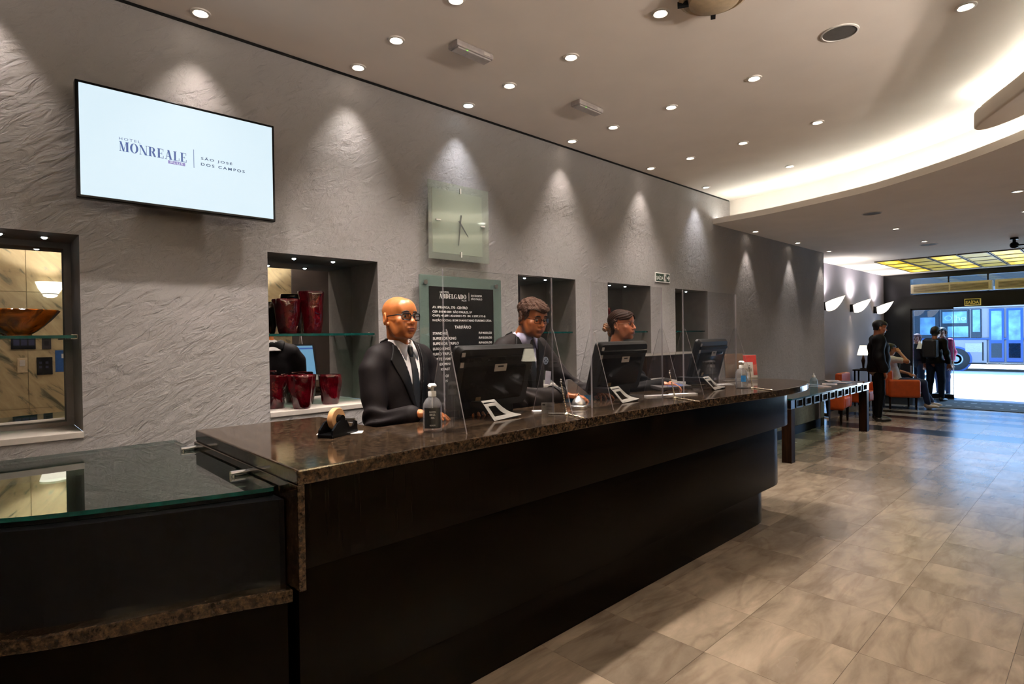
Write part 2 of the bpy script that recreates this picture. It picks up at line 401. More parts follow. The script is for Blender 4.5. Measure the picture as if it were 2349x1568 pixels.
b = MB(); b.prism(lip+lip2[::-1], ZL+.03, ZL+.065); tag(b.build('cove_lip', PLASTER, cl))
b = MB(); b.prism(riser+offset(riser, .05)[::-1], ZL+.03, ZC+.06); b.build('cove_riser', PLASTER, cl)
a1, a2 = offset(lip, .10), offset(lip, .13)
b = MB(); b.prism(a1+a2[::-1], ZL+.036, ZL+.05); led = b.build('led_strip', emis('cove_led', (.97, 1, .92), COVE_E*4), cl)
struct('trim_painted_shadow', MB().box((-3.1, YW-.008, ZC-.014), (7.1, YW-.001, ZC)), BLACK)  # black strip paints the thin shadow between wall and ceiling
# hanging rounded ceiling cloud with its own cove light
near = spline([(3.0, -.35), (4.0, .06), (4.66, .367), (4.98, .54), (5.2, .655), (5.32, .69), (5.37, .645), (5.33, .54), (5.16, .36), (4.8, .12), (4.2, -.16), (3.4, -.36)])
z0, z1 = 3.03, 3.15
b = MB(); b.prism(near, z0, z1)
cloud = tag(b.build('ceiling_cloud', PLASTER, cl, bevel=.03, seg=3, smooth=50), kind='structure')
inn = offset(near, .05)
b = MB(); b.prism(offset(near, -.12)[:60]+offset(near, -.15)[:60][::-1], z1, z1+.012); b.build('led_strip', led.data.materials[0], cl)
# ---- facade
FAC = M('black_facade_stone', '0b0a0a', .25, var=.3)
DKM = M('dark_bronze_metal', '15110e', .35, var=.2, metal=.3)
fb = MB(); fb.box((XF, 3.33, 0), (XF+.3, 3.88, ZL)); fb.box((XF, -2.7, 2.10), (XF+.14, 3.33, 2.40)); fb.box((XF, -2.7, 2.81), (XF+.2, 3.33, ZL))
fb.box((XF, -2.7, 0), (XF+.3, -.9, ZL)); fb.box((XF-.02, -.9, 2.40), (XF+.06, 3.33, 2.44))
fa = struct('wall_facade', fb, FAC)
wd = tag(MB().box((XF+.05, -.9, 2.44), (XF+.06, 3.33, 2.81)).build('window_1', GLASS), kind='structure')
for yy in (2.6, 1.9, 1.2, .5, -.2): MB().box((XF+.03, yy-.015, 2.44), (XF+.09, yy+.015, 2.81)).build('mullion', DKM, wd)
for k, (ya, yb) in enumerate(((2.52, 3.33), (-.9, -.1))):
    d = tag(MB().box((XF+.06, ya+.03, .10), (XF+.072, yb-.03, 2.06)).build('door_%d' % (k+1), GLASS), kind='structure')
    f = MB()
    for q, e_ in ((ya, .008), (yb-.03, .03)): f.box((XF+.04, q, .0), (XF+.095, q+e_, 2.10))
    f.box((XF+.04, ya, 0), (XF+.095, yb, .10)); f.box((XF+.04, ya, 2.06), (XF+.095, yb, 2.10)); f.build('door_frame', DKM, d)
# ---- street outside
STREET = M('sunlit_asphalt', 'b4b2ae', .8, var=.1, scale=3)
struct('ceiling_added_marquee', MB().box((XF+.3, -9, 3.0), (17.9, 9, 3.3)), MATS['black_facade_stone'])  # unseen canopy added to keep sun off the doors and mat
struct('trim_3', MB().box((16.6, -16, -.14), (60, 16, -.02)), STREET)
# ---- lamps in the ceilings
RING = M('lamp_trim_ring', 'd8d2ca', .4, var=.03)
GL = {0: 'downlights over the desk', 1: 'downlights over the lobby'}
def downlight(x, y, z, power, size, col, label, group, blend=.6, r=.034, aim=(0, 0, -1)):
    t = thing('downlight', label, 'ceiling light', (x, y, z), group)
    MB().lathe([(r*1.45, 0), (r*1.4, -.006), (r*1.08, -.008), (r, -.003)], (x, y, z), 20).build('trim_ring', RING, t, smooth=40)
    MB().lathe([(r*1.02, -.002), (r*.6, -.006), (0, -.008)], (x, y, z), 16).build('lamp_lens', LENS if col is not COOL else LENS_C, t, smooth=60)
    spot(t, (x, y, z-.012), power, size, col, blend, r*.8, aim); return t
GX = [.9, 1.8, 2.69, 3.86, 5.1, 6.25]
wallcol = [WARM, NEUT, COOL, WARM, WARM, COOL]; ordn = ['first', 'second', 'third', 'fourth', 'fifth', 'sixth']
for i, xx in enumerate(GX):
    downlight(xx, 3.262, ZC, WALL_W, 74, wallcol[i], '%s downlight from the left in the row grazing the textured wall' % ordn[i], 'wall washing downlights', .9)
for i, xx in enumerate([1.8, 2.69, 3.86, 5.1]): downlight(xx, 2.82, ZC, ROW_W, 95, WARM, '%s downlight from the left in the second ceiling row' % ordn[i], 'downlights over the desk', 1)
for i, xx in enumerate([1.81, 2.70, 3.85, 5.06, 6.14]): downlight(xx, 2.28, ZC, ROW_W, 95, WARM, '%s downlight from the left in the third ceiling row' % ordn[i], 'downlights over the desk', 1)
for i, xx in enumerate([2.69, 3.84, 5.03]): downlight(xx, 1.65, ZC, ROW_W*.05, 95, WARM, '%s downlight from the left in the fourth ceiling row' % ordn[i], 'downlights over the lobby', 1)
downlight(3.84, .53, ZC, ROW_W*.2, 95, WARM, 'downlight near the top right corner beside the round speaker', 'downlights over the lobby', 1)
for i, xx in enumerate([0]): downlight(xx, 3.262, ZC, WALL_W, 74, WARM, '%s wall downlight left of the television' % ordn[i], 'wall washing downlights', .55)
for j, yy in enumerate((2.82, 2.28)):
    for i, xx in enumerate([.9]): downlight(xx, yy, ZC, ROW_W, 95, WARM, 'downlight in the %s ceiling row, %s left of the frame' % (ordn[j+1], ['just', 'farther'][i]), 'downlights over the desk', 1)
for i, (xx, yy) in enumerate(((1.8, 1.65), (2.69, .53), (-.6, .6), (1.0, -.3))):
    downlight(xx, yy, ZC, ROW_W*(.05, .25, .08, .08)[i], 95, WARM, 'unseen downlight above the camera side, %s counted from the counter' % ordn[i], 'downlights above the camera', 1)  # unseen lamps; the last two are added for bounce light
for i, xx in enumerate([7.6, 9.08, 10.45]): downlight(xx, 3.27, ZL, WALL_W*.75, 58, [WARM, NEUT, WARM][i], '%s downlight along the lower ceiling edge by the wall' % ordn[i], 'wall washing downlights', .55)
for lab, xx, yy in (('downlight on the lower ceiling beside a dark round vent', 8.89, 1.97), ('downlight on the lower ceiling just before the yellow panels', 10.5, 1.965),
                    ('downlight at the right edge under the glowing cove', 7.46, .637), ('second downlight at the right edge below the cove', 8.8, .68)):
    downlight(xx, yy, ZL, LOW_W, 125, WARM, lab, 'downlights on the lower ceiling', 1)
for i, (xx, yy) in enumerate(((13.3, .4), (12.4, -.9), (10.5, -.8), (8, -1), (5.2, -1.6), (2.4, -1.6))):
    downlight(xx, yy, ZL, LOW_W*(1.0 if i == 0 else .15), 125, WARM, 'added unseen downlight over the lobby, %s counted from the street doors' % ordn[i], 'downlights outside the frame', 1)  # lamps added out of view for bounce; the first brightens the air curtain
# ================================================================ LETTERING
def text_part(name, txt, loc, w, mat, parent, h=None, fat=0.0, align='LEFT', rot=None, sp=1.0, th=.0006):
    """sans lettering in the XZ plane facing -Y, fitted to width w (and height h)"""
    cu = bpy.data.curves.new(name, 'FONT'); cu.body = txt; cu.size = 1; cu.space_character = sp; cu.offset = fat
    o = bpy.data.objects.new(name, cu); COL.objects.link(o); dg = bpy.context.evaluated_depsgraph_get()
    me = bpy.data.meshes.new_from_object(o.evaluated_get(dg)); bpy.data.objects.remove(o); bpy.data.curves.remove(cu)
    xs_ = [v.co.x for v in me.vertices]; ys_ = [v.co.y for v in me.vertices]
    x0, x1, y0, y1 = min(xs_), max(xs_), min(ys_), max(ys_)
    sx = w/(x1-x0); sy = sx if h is None else h/max(y1-y0, 1e-6)
    off = WL.get(parent.name, Vector((0, 0, 0))); R = rot or Matrix.Identity(4)
    dx = {'LEFT': 0, 'RIGHT': -w, 'CENTER': -w/2}[align]
    for v in me.vertices:
        p = R @ Vector(((v.co.x-x0)*sx+dx, 0, (v.co.y-y0)*sy)); v.co = p+Vector(loc)-off
    me.materials.append(mat); me.name = name
    return link(name, me, parent)
def serif(mb, txt, x, y, z, w, h):
    """high contrast serif capitals: fat stems, hairlines, flat serifs (XZ plane)"""
    adv = {'M': 1.15, 'O': 1.0, 'N': 1.0, 'R': .98, 'E': .85, 'A': 1.0, 'L': .82, 'B': .9, 'D': .98, 'G': .98, 'H': 1, 'T': .9}
    tot = sum(adv[c]+.06 for c in txt)-.06; k = w/tot; T, t, s = .24, .05, .05; cx = x
    def rect(a, b, c, d): mb.quad((cx+a*k, y, z+b*h), (cx+c*k, y, z+b*h), (cx+c*k, y, z+d*h), (cx+a*k, y, z+d*h))
    def par(a, b, w_, c, d): mb.quad((cx+a*k, y, z+b*h), (cx+(a+w_)*k, y, z+b*h), (cx+(c+w_)*k, y, z+d*h), (cx+c*k, y, z+d*h))
    def ring(x0, x1, z0, z1, fatl, fatr, a0=0, a1=360, n=24):
        mx, mz, rx, rz = (x0+x1)/2, (z0+z1)/2, (x1-x0)/2, (z1-z0)/2
        for i in range(n):
            q = [math.radians(a0+(a1-a0)*j/n) for j in (i, i+1)]; P = []
            for a in q:
                f = fatr if math.cos(a) > 0 else fatl; P.append((mx+rx*math.cos(a), mz+rz*math.sin(a), mx+(rx-f)*math.cos(a), mz+(rz-t)*math.sin(a)))
            mb.quad(*[(cx+u*k, y, z+v*h) for u, v in ((P[0][0], P[0][1]), (P[1][0], P[1][1]), (P[1][2], P[1][3]), (P[0][2], P[0][3]))])
    def stem(a, wd, full=True):
        rect(a, 0, a+wd, 1); rect(a-.09, 0, a+wd+.09, s); rect(a-.09, 1-s, a+wd+.09, 1)
    for c in txt:
        if c == 'M': stem(.12, t); stem(.80, T); par(.47, 0, .06, .80, 1); par(.42, 0, .2, .08, 1)
        elif c == 'N': stem(.12, t); stem(.85, t); par(.68, 0, .24, .06, 1)
        elif c == 'O': ring(.03, .97, -.01, 1.01, .25, .25)
        elif c == 'R': stem(.12, T); ring(.1, .82, .47, 1, .25, .25, -90, 90); rect(.3, .47, .46, .52); rect(.3, .95, .46, 1); par(.68, 0, .25, .42, .5)
        elif c == 'E': stem(.12, T); rect(.3, 0, .8, s); rect(.3, 1-s, .78, 1); rect(.3, .48, .6, .53); rect(.74, 0, .8, .28); rect(.72, .74, .78, 1); rect(.57, .38, .61, .63)
        elif c == 'L': stem(.12, T); rect(.3, 0, .78, s); rect(.72, 0, .78, .32)
        elif c == 'A': par(.14, 0, .06, .44, 1); par(.66, 0, .25, .36, 1); rect(.25, .3, .7, .35); rect(.04, 0, .3, s); rect(.58, 0, .99, s)
        elif c == 'B': stem(.12, T); ring(.1, .78, .5, 1, .25, .24, -90, 90); ring(.1, .86, 0, .54, .25, .25, -90, 90); rect(.3, .95, .45, 1); rect(.3, 0, .48, .05); rect(.3, .49, .45, .54)
        elif c == 'D': stem(.12, T); ring(-.1, .96, 0, 1, .25, .25, -90, 90); rect(.3, .95, .45, 1); rect(.3, 0, .45, .05)
        elif c == 'G': ring(.03, .95, -.01, 1.01, .25, .06, 35, 325); rect(.68, .02, .88, .42); rect(.58, .4, .98, .44)
        cx += (adv[c]+.06)*k
# ================================================================ RECEPTION DESK
ct = thing('reception_counter', 'long dark reception counter with polished brown granite top and stepped veneer front', 'counter', (.8, 2.4, 0))
front = spline([(.775, 1.85), (1.35, 1.868), (2.0, 1.882), (2.6, 1.885), (3.2, 1.86), (3.9, 1.79), (4.35, 1.73), (4.7, 1.72), (5.0, 1.745), (5.24, 1.81), (5.40, 1.91), (5.47, 2.07), (5.42, 2.27), (5.24, 2.44), (5.0, 2.57), (4.7, 2.62), (4.5, 2.5)], 6)
CT = 1.15
MB().prism(front+[(4.4, 2.46), (1.42, 2.46), (1.41, 3.045), (.785, 3.06)], CT-.052, CT).build('granite_top', GRANITE, ct, bevel=.006, seg=2)
def tier(xc, yf, r, x0, yb):
    a = [(xc+r*math.cos(t), yf+r+r*math.sin(t)) for t in [math.radians(-90+180*i/18) for i in range(19)]]
    return [(x0, yf)]+a+[(x0+.65, yf+2*r), (x0+.65, yb), (x0, yb)]
MB().prism(tier(5.0, 1.925, .40, .80, 3.04), .785, CT-.052).build('front_panel', WOOD, ct, bevel=.004, smooth=35)
MB().prism(tier(4.88, 1.965, .40, .82, 3.02), .29, .785).build('middle_panel', WOOD2, ct, bevel=.004, smooth=35)
MB().prism(tier(4.68, 2.02, .38, .84, 3.0), 0, .29).build('plinth', WOOD2, ct, bevel=.004, smooth=35)
MB().box((.776, 1.853, .745), (.80, 3.05, CT-.052)).build('end_panel', GRANITE, ct, bevel=.003)
# lower glass topped desk
ds = thing('low_desk', 'low curved desk with a green glass top and granite ledge beside the counter end', 'desk', (0, 2.8, 0))
gf = spline([(.768, 2.035), (.737, 2.03), (.534, 2.083), (.328, 2.147), (.173, 2.205), (.056, 2.262), (-.25, 2.46), (-.6, 2.83), (-.78, 3.36)], 6)
gt = MB(); gt.prism(gf+[(.768, 3.38)], 1.052, 1.066, 0, side=1); gt.build('glass_top', [TABGLASS, GREENE], ds)
lf = spline([(.772, 1.895), (.623, 1.955), (.447, 2.01), (.236, 2.072), (.048, 2.158), (-.28, 2.38), (-.68, 2.8), (-.88, 3.38)], 6)
MB().prism(lf+[(.772, 3.38)], .70, .745).build('granite_ledge', GRANITE, ds, bevel=.006)
rc = offset(lf, -.055)
if rc[0][1] < lf[0][1]: rc = offset(lf, .055)
rc = [(min(px_, .770), py_) for px_, py_ in rc if py_ < 3.375]
MB().prism(rc+[(.77, 3.375)], .745, 1.035).build('recessed_panel', BLACKG, ds)
MB().prism([(min(a_, .766), b_+.012) for a_, b_ in gf if b_ < 3.34]+[(.766, 3.37)], 1.036, 1.0505).build('black_underlay', BLACKG, ds)
rc2 = [(px_, py_+.05) for px_, py_ in lf if py_ < 3.3]; MB().prism(rc2+[(.772, 3.36)], 0, .70).build('curved_front', WOOD2, ds, smooth=40)
for (px_, py_) in ((.742, 2.30), (.742, 3.0)):
    MB().tube([(px_-.035, py_, 1.075), (.7758, py_, 1.075)], .012, 12).lathe([(.012, 1.066), (.012, 1.078)], (px_-.025, py_, 0), 12).build('standoff', CHROME, ds, smooth=50)
for (px_, py_) in ((.35, 2.17), (.08, 2.30)): MB().lathe([(.012, 1.0505), (.012, 1.0535)], (px_, py_, 0), 12).build('support_pin', CHROME, ds, smooth=50)
# ================================================================ WALL FITTINGS
tv = thing('television', 'wide wall television showing a white hotel welcome screen', 'television', (.815, 3.25, 2.51))
b = MB().box((.366, 3.245, 2.243), (1.262, 3.29, 2.782)); b.build('casing', BLACKG, tv, bevel=.006)
SCR = emis('lit_white_screen', (.70, .86, .95), 1.0)
MB().quad((.380, 3.2445, 2.258), (1.249, 3.2445, 2.258), (1.249, 3.2445, 2.769), (.380, 3.2445, 2.769)).build('screen', SCR, tv)
MB().box((.55, 3.29, 2.36), (1.08, 3.33, 2.66)).box((.72, 3.33, 2.42), (.92, 3.399, 2.60)).build('wall_bracket', BLACK, tv)
INK = emis('blue_screen_ink', '4a6cb4', .75); INKD = emis('navy_screen_ink', '2f5590', .6); LILAC = emis('lilac_screen_ink', '9a93d6', .8); INKW = emis('white_screen_ink', (.9, .97, 1), 1)
b = MB(); serif(b, 'MONREALE', .53, 3.2436, 2.488, .288, .046); b.build('hotel_name', INK, tv)
text_part('lettering', 'HOTEL', (.531, 3.2436, 2.541), .086, INK, tv, h=.012, sp=1.4)
text_part('lettering', 'SÃO JOSÉ', (.884, 3.2436, 2.514), .152, INKD, tv, h=.0185, sp=1.4, fat=.02)
text_part('lettering', 'DOS CAMPOS', (.883, 3.2436, 2.487), .216, INKD, tv, h=.0145, sp=1.4, fat=.02)
MB().quad((.734, 3.2438, 2.468), (.81, 3.2438, 2.468), (.81, 3.2438, 2.484), (.734, 3.2438, 2.484)).build('badge', LILAC, tv)
text_part('lettering', 'PLUS', (.745, 3.2434, 2.4705), .054, INKW, tv, h=.011, sp=1.25)
MB().quad((.849, 3.2436, 2.468), (.8515, 3.2436, 2.468), (.8515, 3.2436, 2.562), (.849, 3.2436, 2.562)).build('divider_line', INK, tv)
ck = thing('wall_clock', 'square frosted glass wall clock above the price board', 'clock', (2.67, 3.36, 2.43))
cx0, cx1, cz0, cz1 = 2.372, 2.938, 2.145, 2.705
MB().box((cx0, 3.335, cz0), (cx1, 3.345, cz1)).build('glass_plate', FROST, ck, bevel=.002)
MB().box((cx0+.045, 3.352, cz0+.05), (cx1-.055, 3.362, cz1-.05)).build('frosted_face', FROSTI, ck)
cm = ((cx0+cx1)/2-.0, (cz0+cz1)/2)
MARK = M('pale_metal_marker', 'c9c7bf', .4, var=.03)
for a_, b_ in ((0, .235), (0, -.235), (.215, 0), (-.205, 0)):
    hw, hh = (.005, .02) if a_ == 0 else (.02, .005)
    MB().box((cm[0]+a_-hw, 3.322, cm[1]+b_-hh), (cm[0]+a_+hw, 3.334, cm[1]+b_+hh)).build('hour_marker', MARK, ck, bevel=.001)
def hand(ang, ln, wd, y, tail):
    T = Matrix.Translation((cm[0], y, cm[1])) @ Matrix.Rotation(math.radians(ang), 4, 'Y'); b = MB()
    b.add([(-wd, 0, -tail), (wd, 0, -tail), (wd*.5, 0, ln), (-wd*.5, 0, ln), (-wd, .002, -tail), (wd, .002, -tail), (wd*.5, .002, ln), (-wd*.5, .002, ln)], [(0, 1, 2, 3), (7, 6, 5, 4), (0, 4, 5, 1), (1, 5, 6, 2), (2, 6, 7, 3), (3, 7, 4, 0)], T=T); return b
GREYH = M('grey_metal_hand', '4d4f4e', .4, var=.05)
hand(142, .12, .006, 3.332, .02).build('hour_hand', GREYH, ck); hand(187, .17, .005, 3.329, .06).build('minute_hand', GREYH, ck)
for a_ in (cx0+.1, cx1-.1):
    for b_ in (cz0+.1, cz1-.1): MB().box((a_-.01, 3.362, b_-.01), (a_+.01, 3.399, b_+.01)).build('wall_spacer', CHROME, ck)
bd = thing('price_board', 'black hotel price board under grey green glass fixed with steel caps', 'sign', (2.69, 3.36, 1.5))
MB().box((2.298, 3.352, .97), (3.073, 3.364, 2.028)).build('glass_plate', [GREYGREEN], bd, bevel=.004)
MB().box((2.376, 3.347, 1.05), (2.984, 3.3525, 1.948)).build('black_panel', M('matt_black_panel', (.006, .006, .006), .3, var=.2), bd)
for a_ in (2.345, 3.018):
    for b_ in (1.975, 1.02): MB().tube([(a_, 3.399, b_), (a_, 3.342, b_)], .017, 16).build('fixing_cap', BRUSHED, bd, smooth=50)
TXT = M('white_print', 'd8d6d2', .6, var=.02)
def line(t, x, z, w_, h=.018, fat=.012, al='LEFT'): text_part('lettering', t, (x, 3.3462, z), w_, TXT, bd, h=h, fat=fat, align=al)
line('HOTEL', 2.468, 1.902, .085, .013); b = MB(); serif(b, 'ABDELGADO', 2.46, 3.3462, 1.864, .252, .033); b.build('hotel_name', TXT, bd)
line('PLUS', 2.668, 1.848, .044, .010); MB().box((2.7365, 3.346, 1.852), (2.7385, 3.3475, 1.915)).build('divider_line', TXT, bd)
line('EXCELSIOR', 2.759, 1.886, .108, .013); line('SÃO PAULO', 2.759, 1.862, .108, .016)
line('AV. IPIRANGA, 770 - CENTRO', 2.40, 1.787, .322, .021); line('CEP: 01040-000  SÃO PAULO, SP', 2.40, 1.757, .365, .021)
line('CNPJ: 43.891.426/0001-95  IM: 7.097.197-8', 2.40, 1.727, .498, .019); line('RAZÃO SOCIAL: BOM SAMARITANO TURISMO LTDA', 2.40, 1.697, .56, .019)
line('TARIFÁRIO', 2.598, 1.644, .155, .028)
zz = 1.601
for i, (t, w_, p) in enumerate((('STANDARD', .135, 'R$400,00'), ('SUPERIOR KING', .21, 'R$500,00'), ('SUPERIOR TRIPLO', .235, 'R$600,00'), ('LUXO KING', .15, 'R$650,00'), ('LUXO TRIPLO', .175, 'R$750,00'),
                                  ('SUITE FAMILIA', .205, 'R$800,00'), ('CONDOMINIO', .175, 'R$850,00'), ('BREAKFAST', .15, 'R$90,00'), ('ON', .04, ''), ('N', .02, ''))):
    line(t, 2.40 if i < 8 else 2.508, zz, w_, .019)
    if p: line(p, 2.962, zz, .132, .019, al='RIGHT')
    zz -= .0372 if i != 7 else .05
ex = thing('exit_sign', 'small green exit sign with an arrow on the textured wall', 'sign', (5.51, 3.39, 2.2))
MB().box((5.360, 3.388, 2.146), (5.655, 3.399, 2.250)).build('sign_border', WHITE, ex, bevel=.002)
MB().box((5.372, 3.3865, 2.156), (5.643, 3.3885, 2.240)).build('green_plate', M('exit_green', '16301f', .5), ex)
text_part('lettering', 'SAÍDA', (5.38, 3.386, 2.172), .135, TXT, ex, h=.05, fat=.02)
b = MB(); Q = lambda *p: b.add([(x_, 3.386, z_) for x_, z_ in p], [tuple(range(len(p)))])
Q((5.525, 2.16), (5.575, 2.16), (5.575, 2.237), (5.525, 2.237)); b.build('pictogram_door', TXT, ex)
b = MB(); Q((5.545, 2.17), (5.556, 2.17), (5.566, 2.19), (5.574, 2.176), (5.584, 2.182), (5.572, 2.207), (5.563, 2.222), (5.55, 2.219), (5.54, 2.205), (5.547, 2.2), (5.553, 2.208)); b.build('pictogram_runner', M('dark_green_ink', '0d2014', .6), ex)
b = MB(); Q((5.585, 2.189), (5.61, 2.189), (5.61, 2.165), (5.638, 2.198), (5.61, 2.231), (5.61, 2.207), (5.585, 2.207)); b.build('arrow', TXT, ex)
# ---- niche contents
CLIP = CHROME
for k, (a, b_) in enumerate(NX):
    t = thing('glass_shelf', ['green edged glass shelf holding the amber bowl', 'green edged glass shelf holding two tall red vases', 'dark glass shelf behind the man in dark framed spectacles', 'dark glass shelf behind the woman with a hair bun', 'dark glass shelf in the last niche before the spotlit bare wall'][k], 'shelf', ((a+b_)/2, 3.6, 1.615), 'glass niche shelves')
    MB().box((a+.012, 3.435, 1.604), (b_-.012, 3.775, 1.616), 0).build('glass_panel', sheet('shelf_glass_%d' % k, (.4, .62, .55), 1.5), t)
    MB().box((a+.012, 3.432, 1.603), (b_-.012, 3.436, 1.617)).build('front_edge', GREENE, t)
    for xx in (a+.0005, b_-.0305):
        for yy in (3.47, 3.71): MB().box((xx, yy, 1.598), (xx+.03, yy+.016, 1.622)).build('shelf_clip', CLIP, t, bevel=.002)
def redglass(n, c):
    m, nt, P, N = newmat(n); tc = N('TexCoord').outputs['Object']; nz = N('TexNoise', i_Vector=tc, i_Scale=14.0, i_Detail=2.0, i_Distortion=1.5)
    nt.links.new(ramp(N, nz.outputs[0], [(.35, tuple(x*.3 for x in c)+(1,)), (.65, c+(1,))]), P.inputs['Base Color'])
    P.inputs['Roughness'].default_value = .04; P.inputs['Coat Weight'].default_value = .6
    P.inputs['Transmission Weight'].default_value = .35; P.inputs['IOR'].default_value = 1.5
    nt.links.new(N('Bump', i_Strength=.5, i_Distance=.01, i_Height=nz.outputs[0]).outputs[0], P.inputs['Normal']); return m
RED = redglass('ruby_art_glass', (.13, .002, .008)); AMB = redglass('amber_art_glass', (.75, .20, .015))
def vase(x, y, z, h, rt_, rb, label, seed, flare=.12, lobes=6, mat=RED, clear=False):
    rr = random.Random(seed); ph = [rr.uniform(0, 6.28) for _ in range(4)]
    def wob(t, u): return 1+.035*math.sin(lobes*t+ph[0]+3*u)+.03*math.sin(3*t+ph[1]+7*u)+.03*math.sin(9*u+2*t+ph[2])+(flare*math.sin(5*t+ph[3])*max(0, u-.8)*3 if u < .99 or True else 0)
    prof = [(rb*.9, 0), (rb, .01)]+[(rb+(rt_-rb)*u**.8, .01+(h-.01)*u) for u in [i/14 for i in range(1, 15)]]
    inner = [(r-.009, zz) for r, zz in prof[::-1] if zz > .03]
    n = len(prof)+len(inner); pf = prof+[(prof[-1][0]-.004, h+.004)]+inner+[(0, .03)]
    def wob2(t, u):
        i = u*(len(pf)-1); zz = pf[int(round(i))][1]/h; return wob(t, min(1, zz))
    t = thing('glass_vase', label, 'vase', (x, y, z), 'red art glass vases')
    MB().lathe(pf, (x, y, z), 36, wob=wob2).build('vessel', mat, t, smooth=60)
    MB().lathe([(rb*.93, -.0), (rb*.93, .004), (0, .004)], (x, y, z+.0005), 24).build('foot', mat, t)
    return t
vase(1.455, 3.585, 1.6165, .215, .082, .055, 'left red glass vase on the upper shelf, the shorter one', 1, .2)
vase(1.625, 3.60, 1.6165, .272, .078, .058, 'tall dark red glass vase on the upper shelf, right of its pair', 2, .12)
vase(1.372, 3.60, NZ0, .205, .075, .055, 'red glass vase at the far left of the niche sill, half hidden', 3, .15)
vase(1.482, 3.45, NZ0, .205, .082, .052, 'bright red flared vase in front on the niche sill', 4, .18)
vase(1.60, 3.67, NZ0, .190, .072, .05, 'small red vase at the back right of the niche sill', 5, .05)
vase(1.715, 3.545, NZ0, .190, .074, .052, 'knobbly dark red vase at the right end of the niche sill', 6, .05, 8)
bo = thing('glass_bowl', 'wide amber and red ribbed glass bowl on the left niche shelf', 'bowl', (.17, 3.58, 1.6165))
pf = [(.045, 0), (.05, .008)]+[(.05+.105*u**.75, .008+.112*u) for u in [i/10 for i in range(1, 11)]]
pf = pf+[(.150, .124)]+[(r-.008, z) for r, z in pf[::-1] if z > .02]+[(0, .018)]
MB().lathe(pf, (.17, 3.58, 1.6165), 48, wob=lambda t, u: 1+.05*math.sin(10*t)*min(1, 3*u)).build('vessel', AMB, bo, smooth=60)
MB().lathe([(.05, 0), (.05, .006), (0, .006)], (.17, 3.58, 1.6166), 24).build('foot', AMB, bo)
vase(4.72, 3.60, 1.6165, .24, .08, .06, 'red glass vase on the shelf behind the woman with a hair bun', 7, .12)
vase(5.95, 3.58, NZ0, .21, .08, .055, 'red glass vase low in the last niche', 8, .12)
vase(5.98, 3.60, 1.6165, .12, .07, .05, 'small amber glass vase on the shelf of the last niche', 9, .12, mat=AMB)
# ================================================================ ON THE COUNTER
def shield(x0, x1, y, label):
    t = thing('acrylic_shield', label, 'screen', ((x0+x1)/2, y, CT), 'clear acrylic shields along the counter')
    b = MB(); b.quad((x0, y, CT), (x1, y, CT), (x1, y, 1.897), (x0, y, 1.897)); b.quad((x0, y+.012, CT), (x0, y+.012, 1.897), (x1, y+.012, 1.897), (x1, y+.012, CT)); b.build('panel', ACRYL, t)
    e = MB(); e.quad((x0, y, CT), (x0, y, 1.897), (x0, y+.012, 1.897), (x0, y+.012, CT)); e.quad((x1, y, CT), (x1, y+.012, CT), (x1, y+.012, 1.897), (x1, y, 1.897)); e.quad((x0, y, 1.897), (x1, y, 1.897), (x1, y+.012, 1.897), (x0, y+.012, 1.897)); e.build('polished_edge', ACRYLE, t)
    for x in (x0+.008, x1-.008):
        poly = [(-.15, 0), (-.018, .455), (-.010, .468), (.010, .468), (.018, .455), (.15, 0)]
        vs = [(x-.003, y+.006+p, CT+q) for p, q in poly]+[(x+.003, y+.006+p, CT+q) for p, q in poly]; n = len(poly)
        MB().add(vs, [tuple(range(n)), tuple(range(n, 2*n))[::-1]], 0).add(vs, [(i, (i+1) % n, n+(i+1) % n, n+i) for i in range(n)], 1).build('foot_fin', [ACRYL, ACRYLE], t)
shield(1.585, 2.325, 2.12, 'clear acrylic shield in front of the first monitor')
shield(2.665, 3.435, 2.12, 'clear acrylic shield in front of the second monitor')
shield(3.715, 4.545, 2.12, 'clear acrylic shield in front of the third monitor')
SILVER = M('satin_silver_plastic', '8f8b85', .4, metal=.3, var=.05)
BLUE = emis('lit_blue_screen', '7fc0ea', .7); BLUED = emis('lit_blue_bar', '2d6fd0', .6); PALE = emis('lit_pale_line', 'bfe2f5', .7)
LABELM = M('grey_sticker', 'b9b2ac', .6, var=.05)
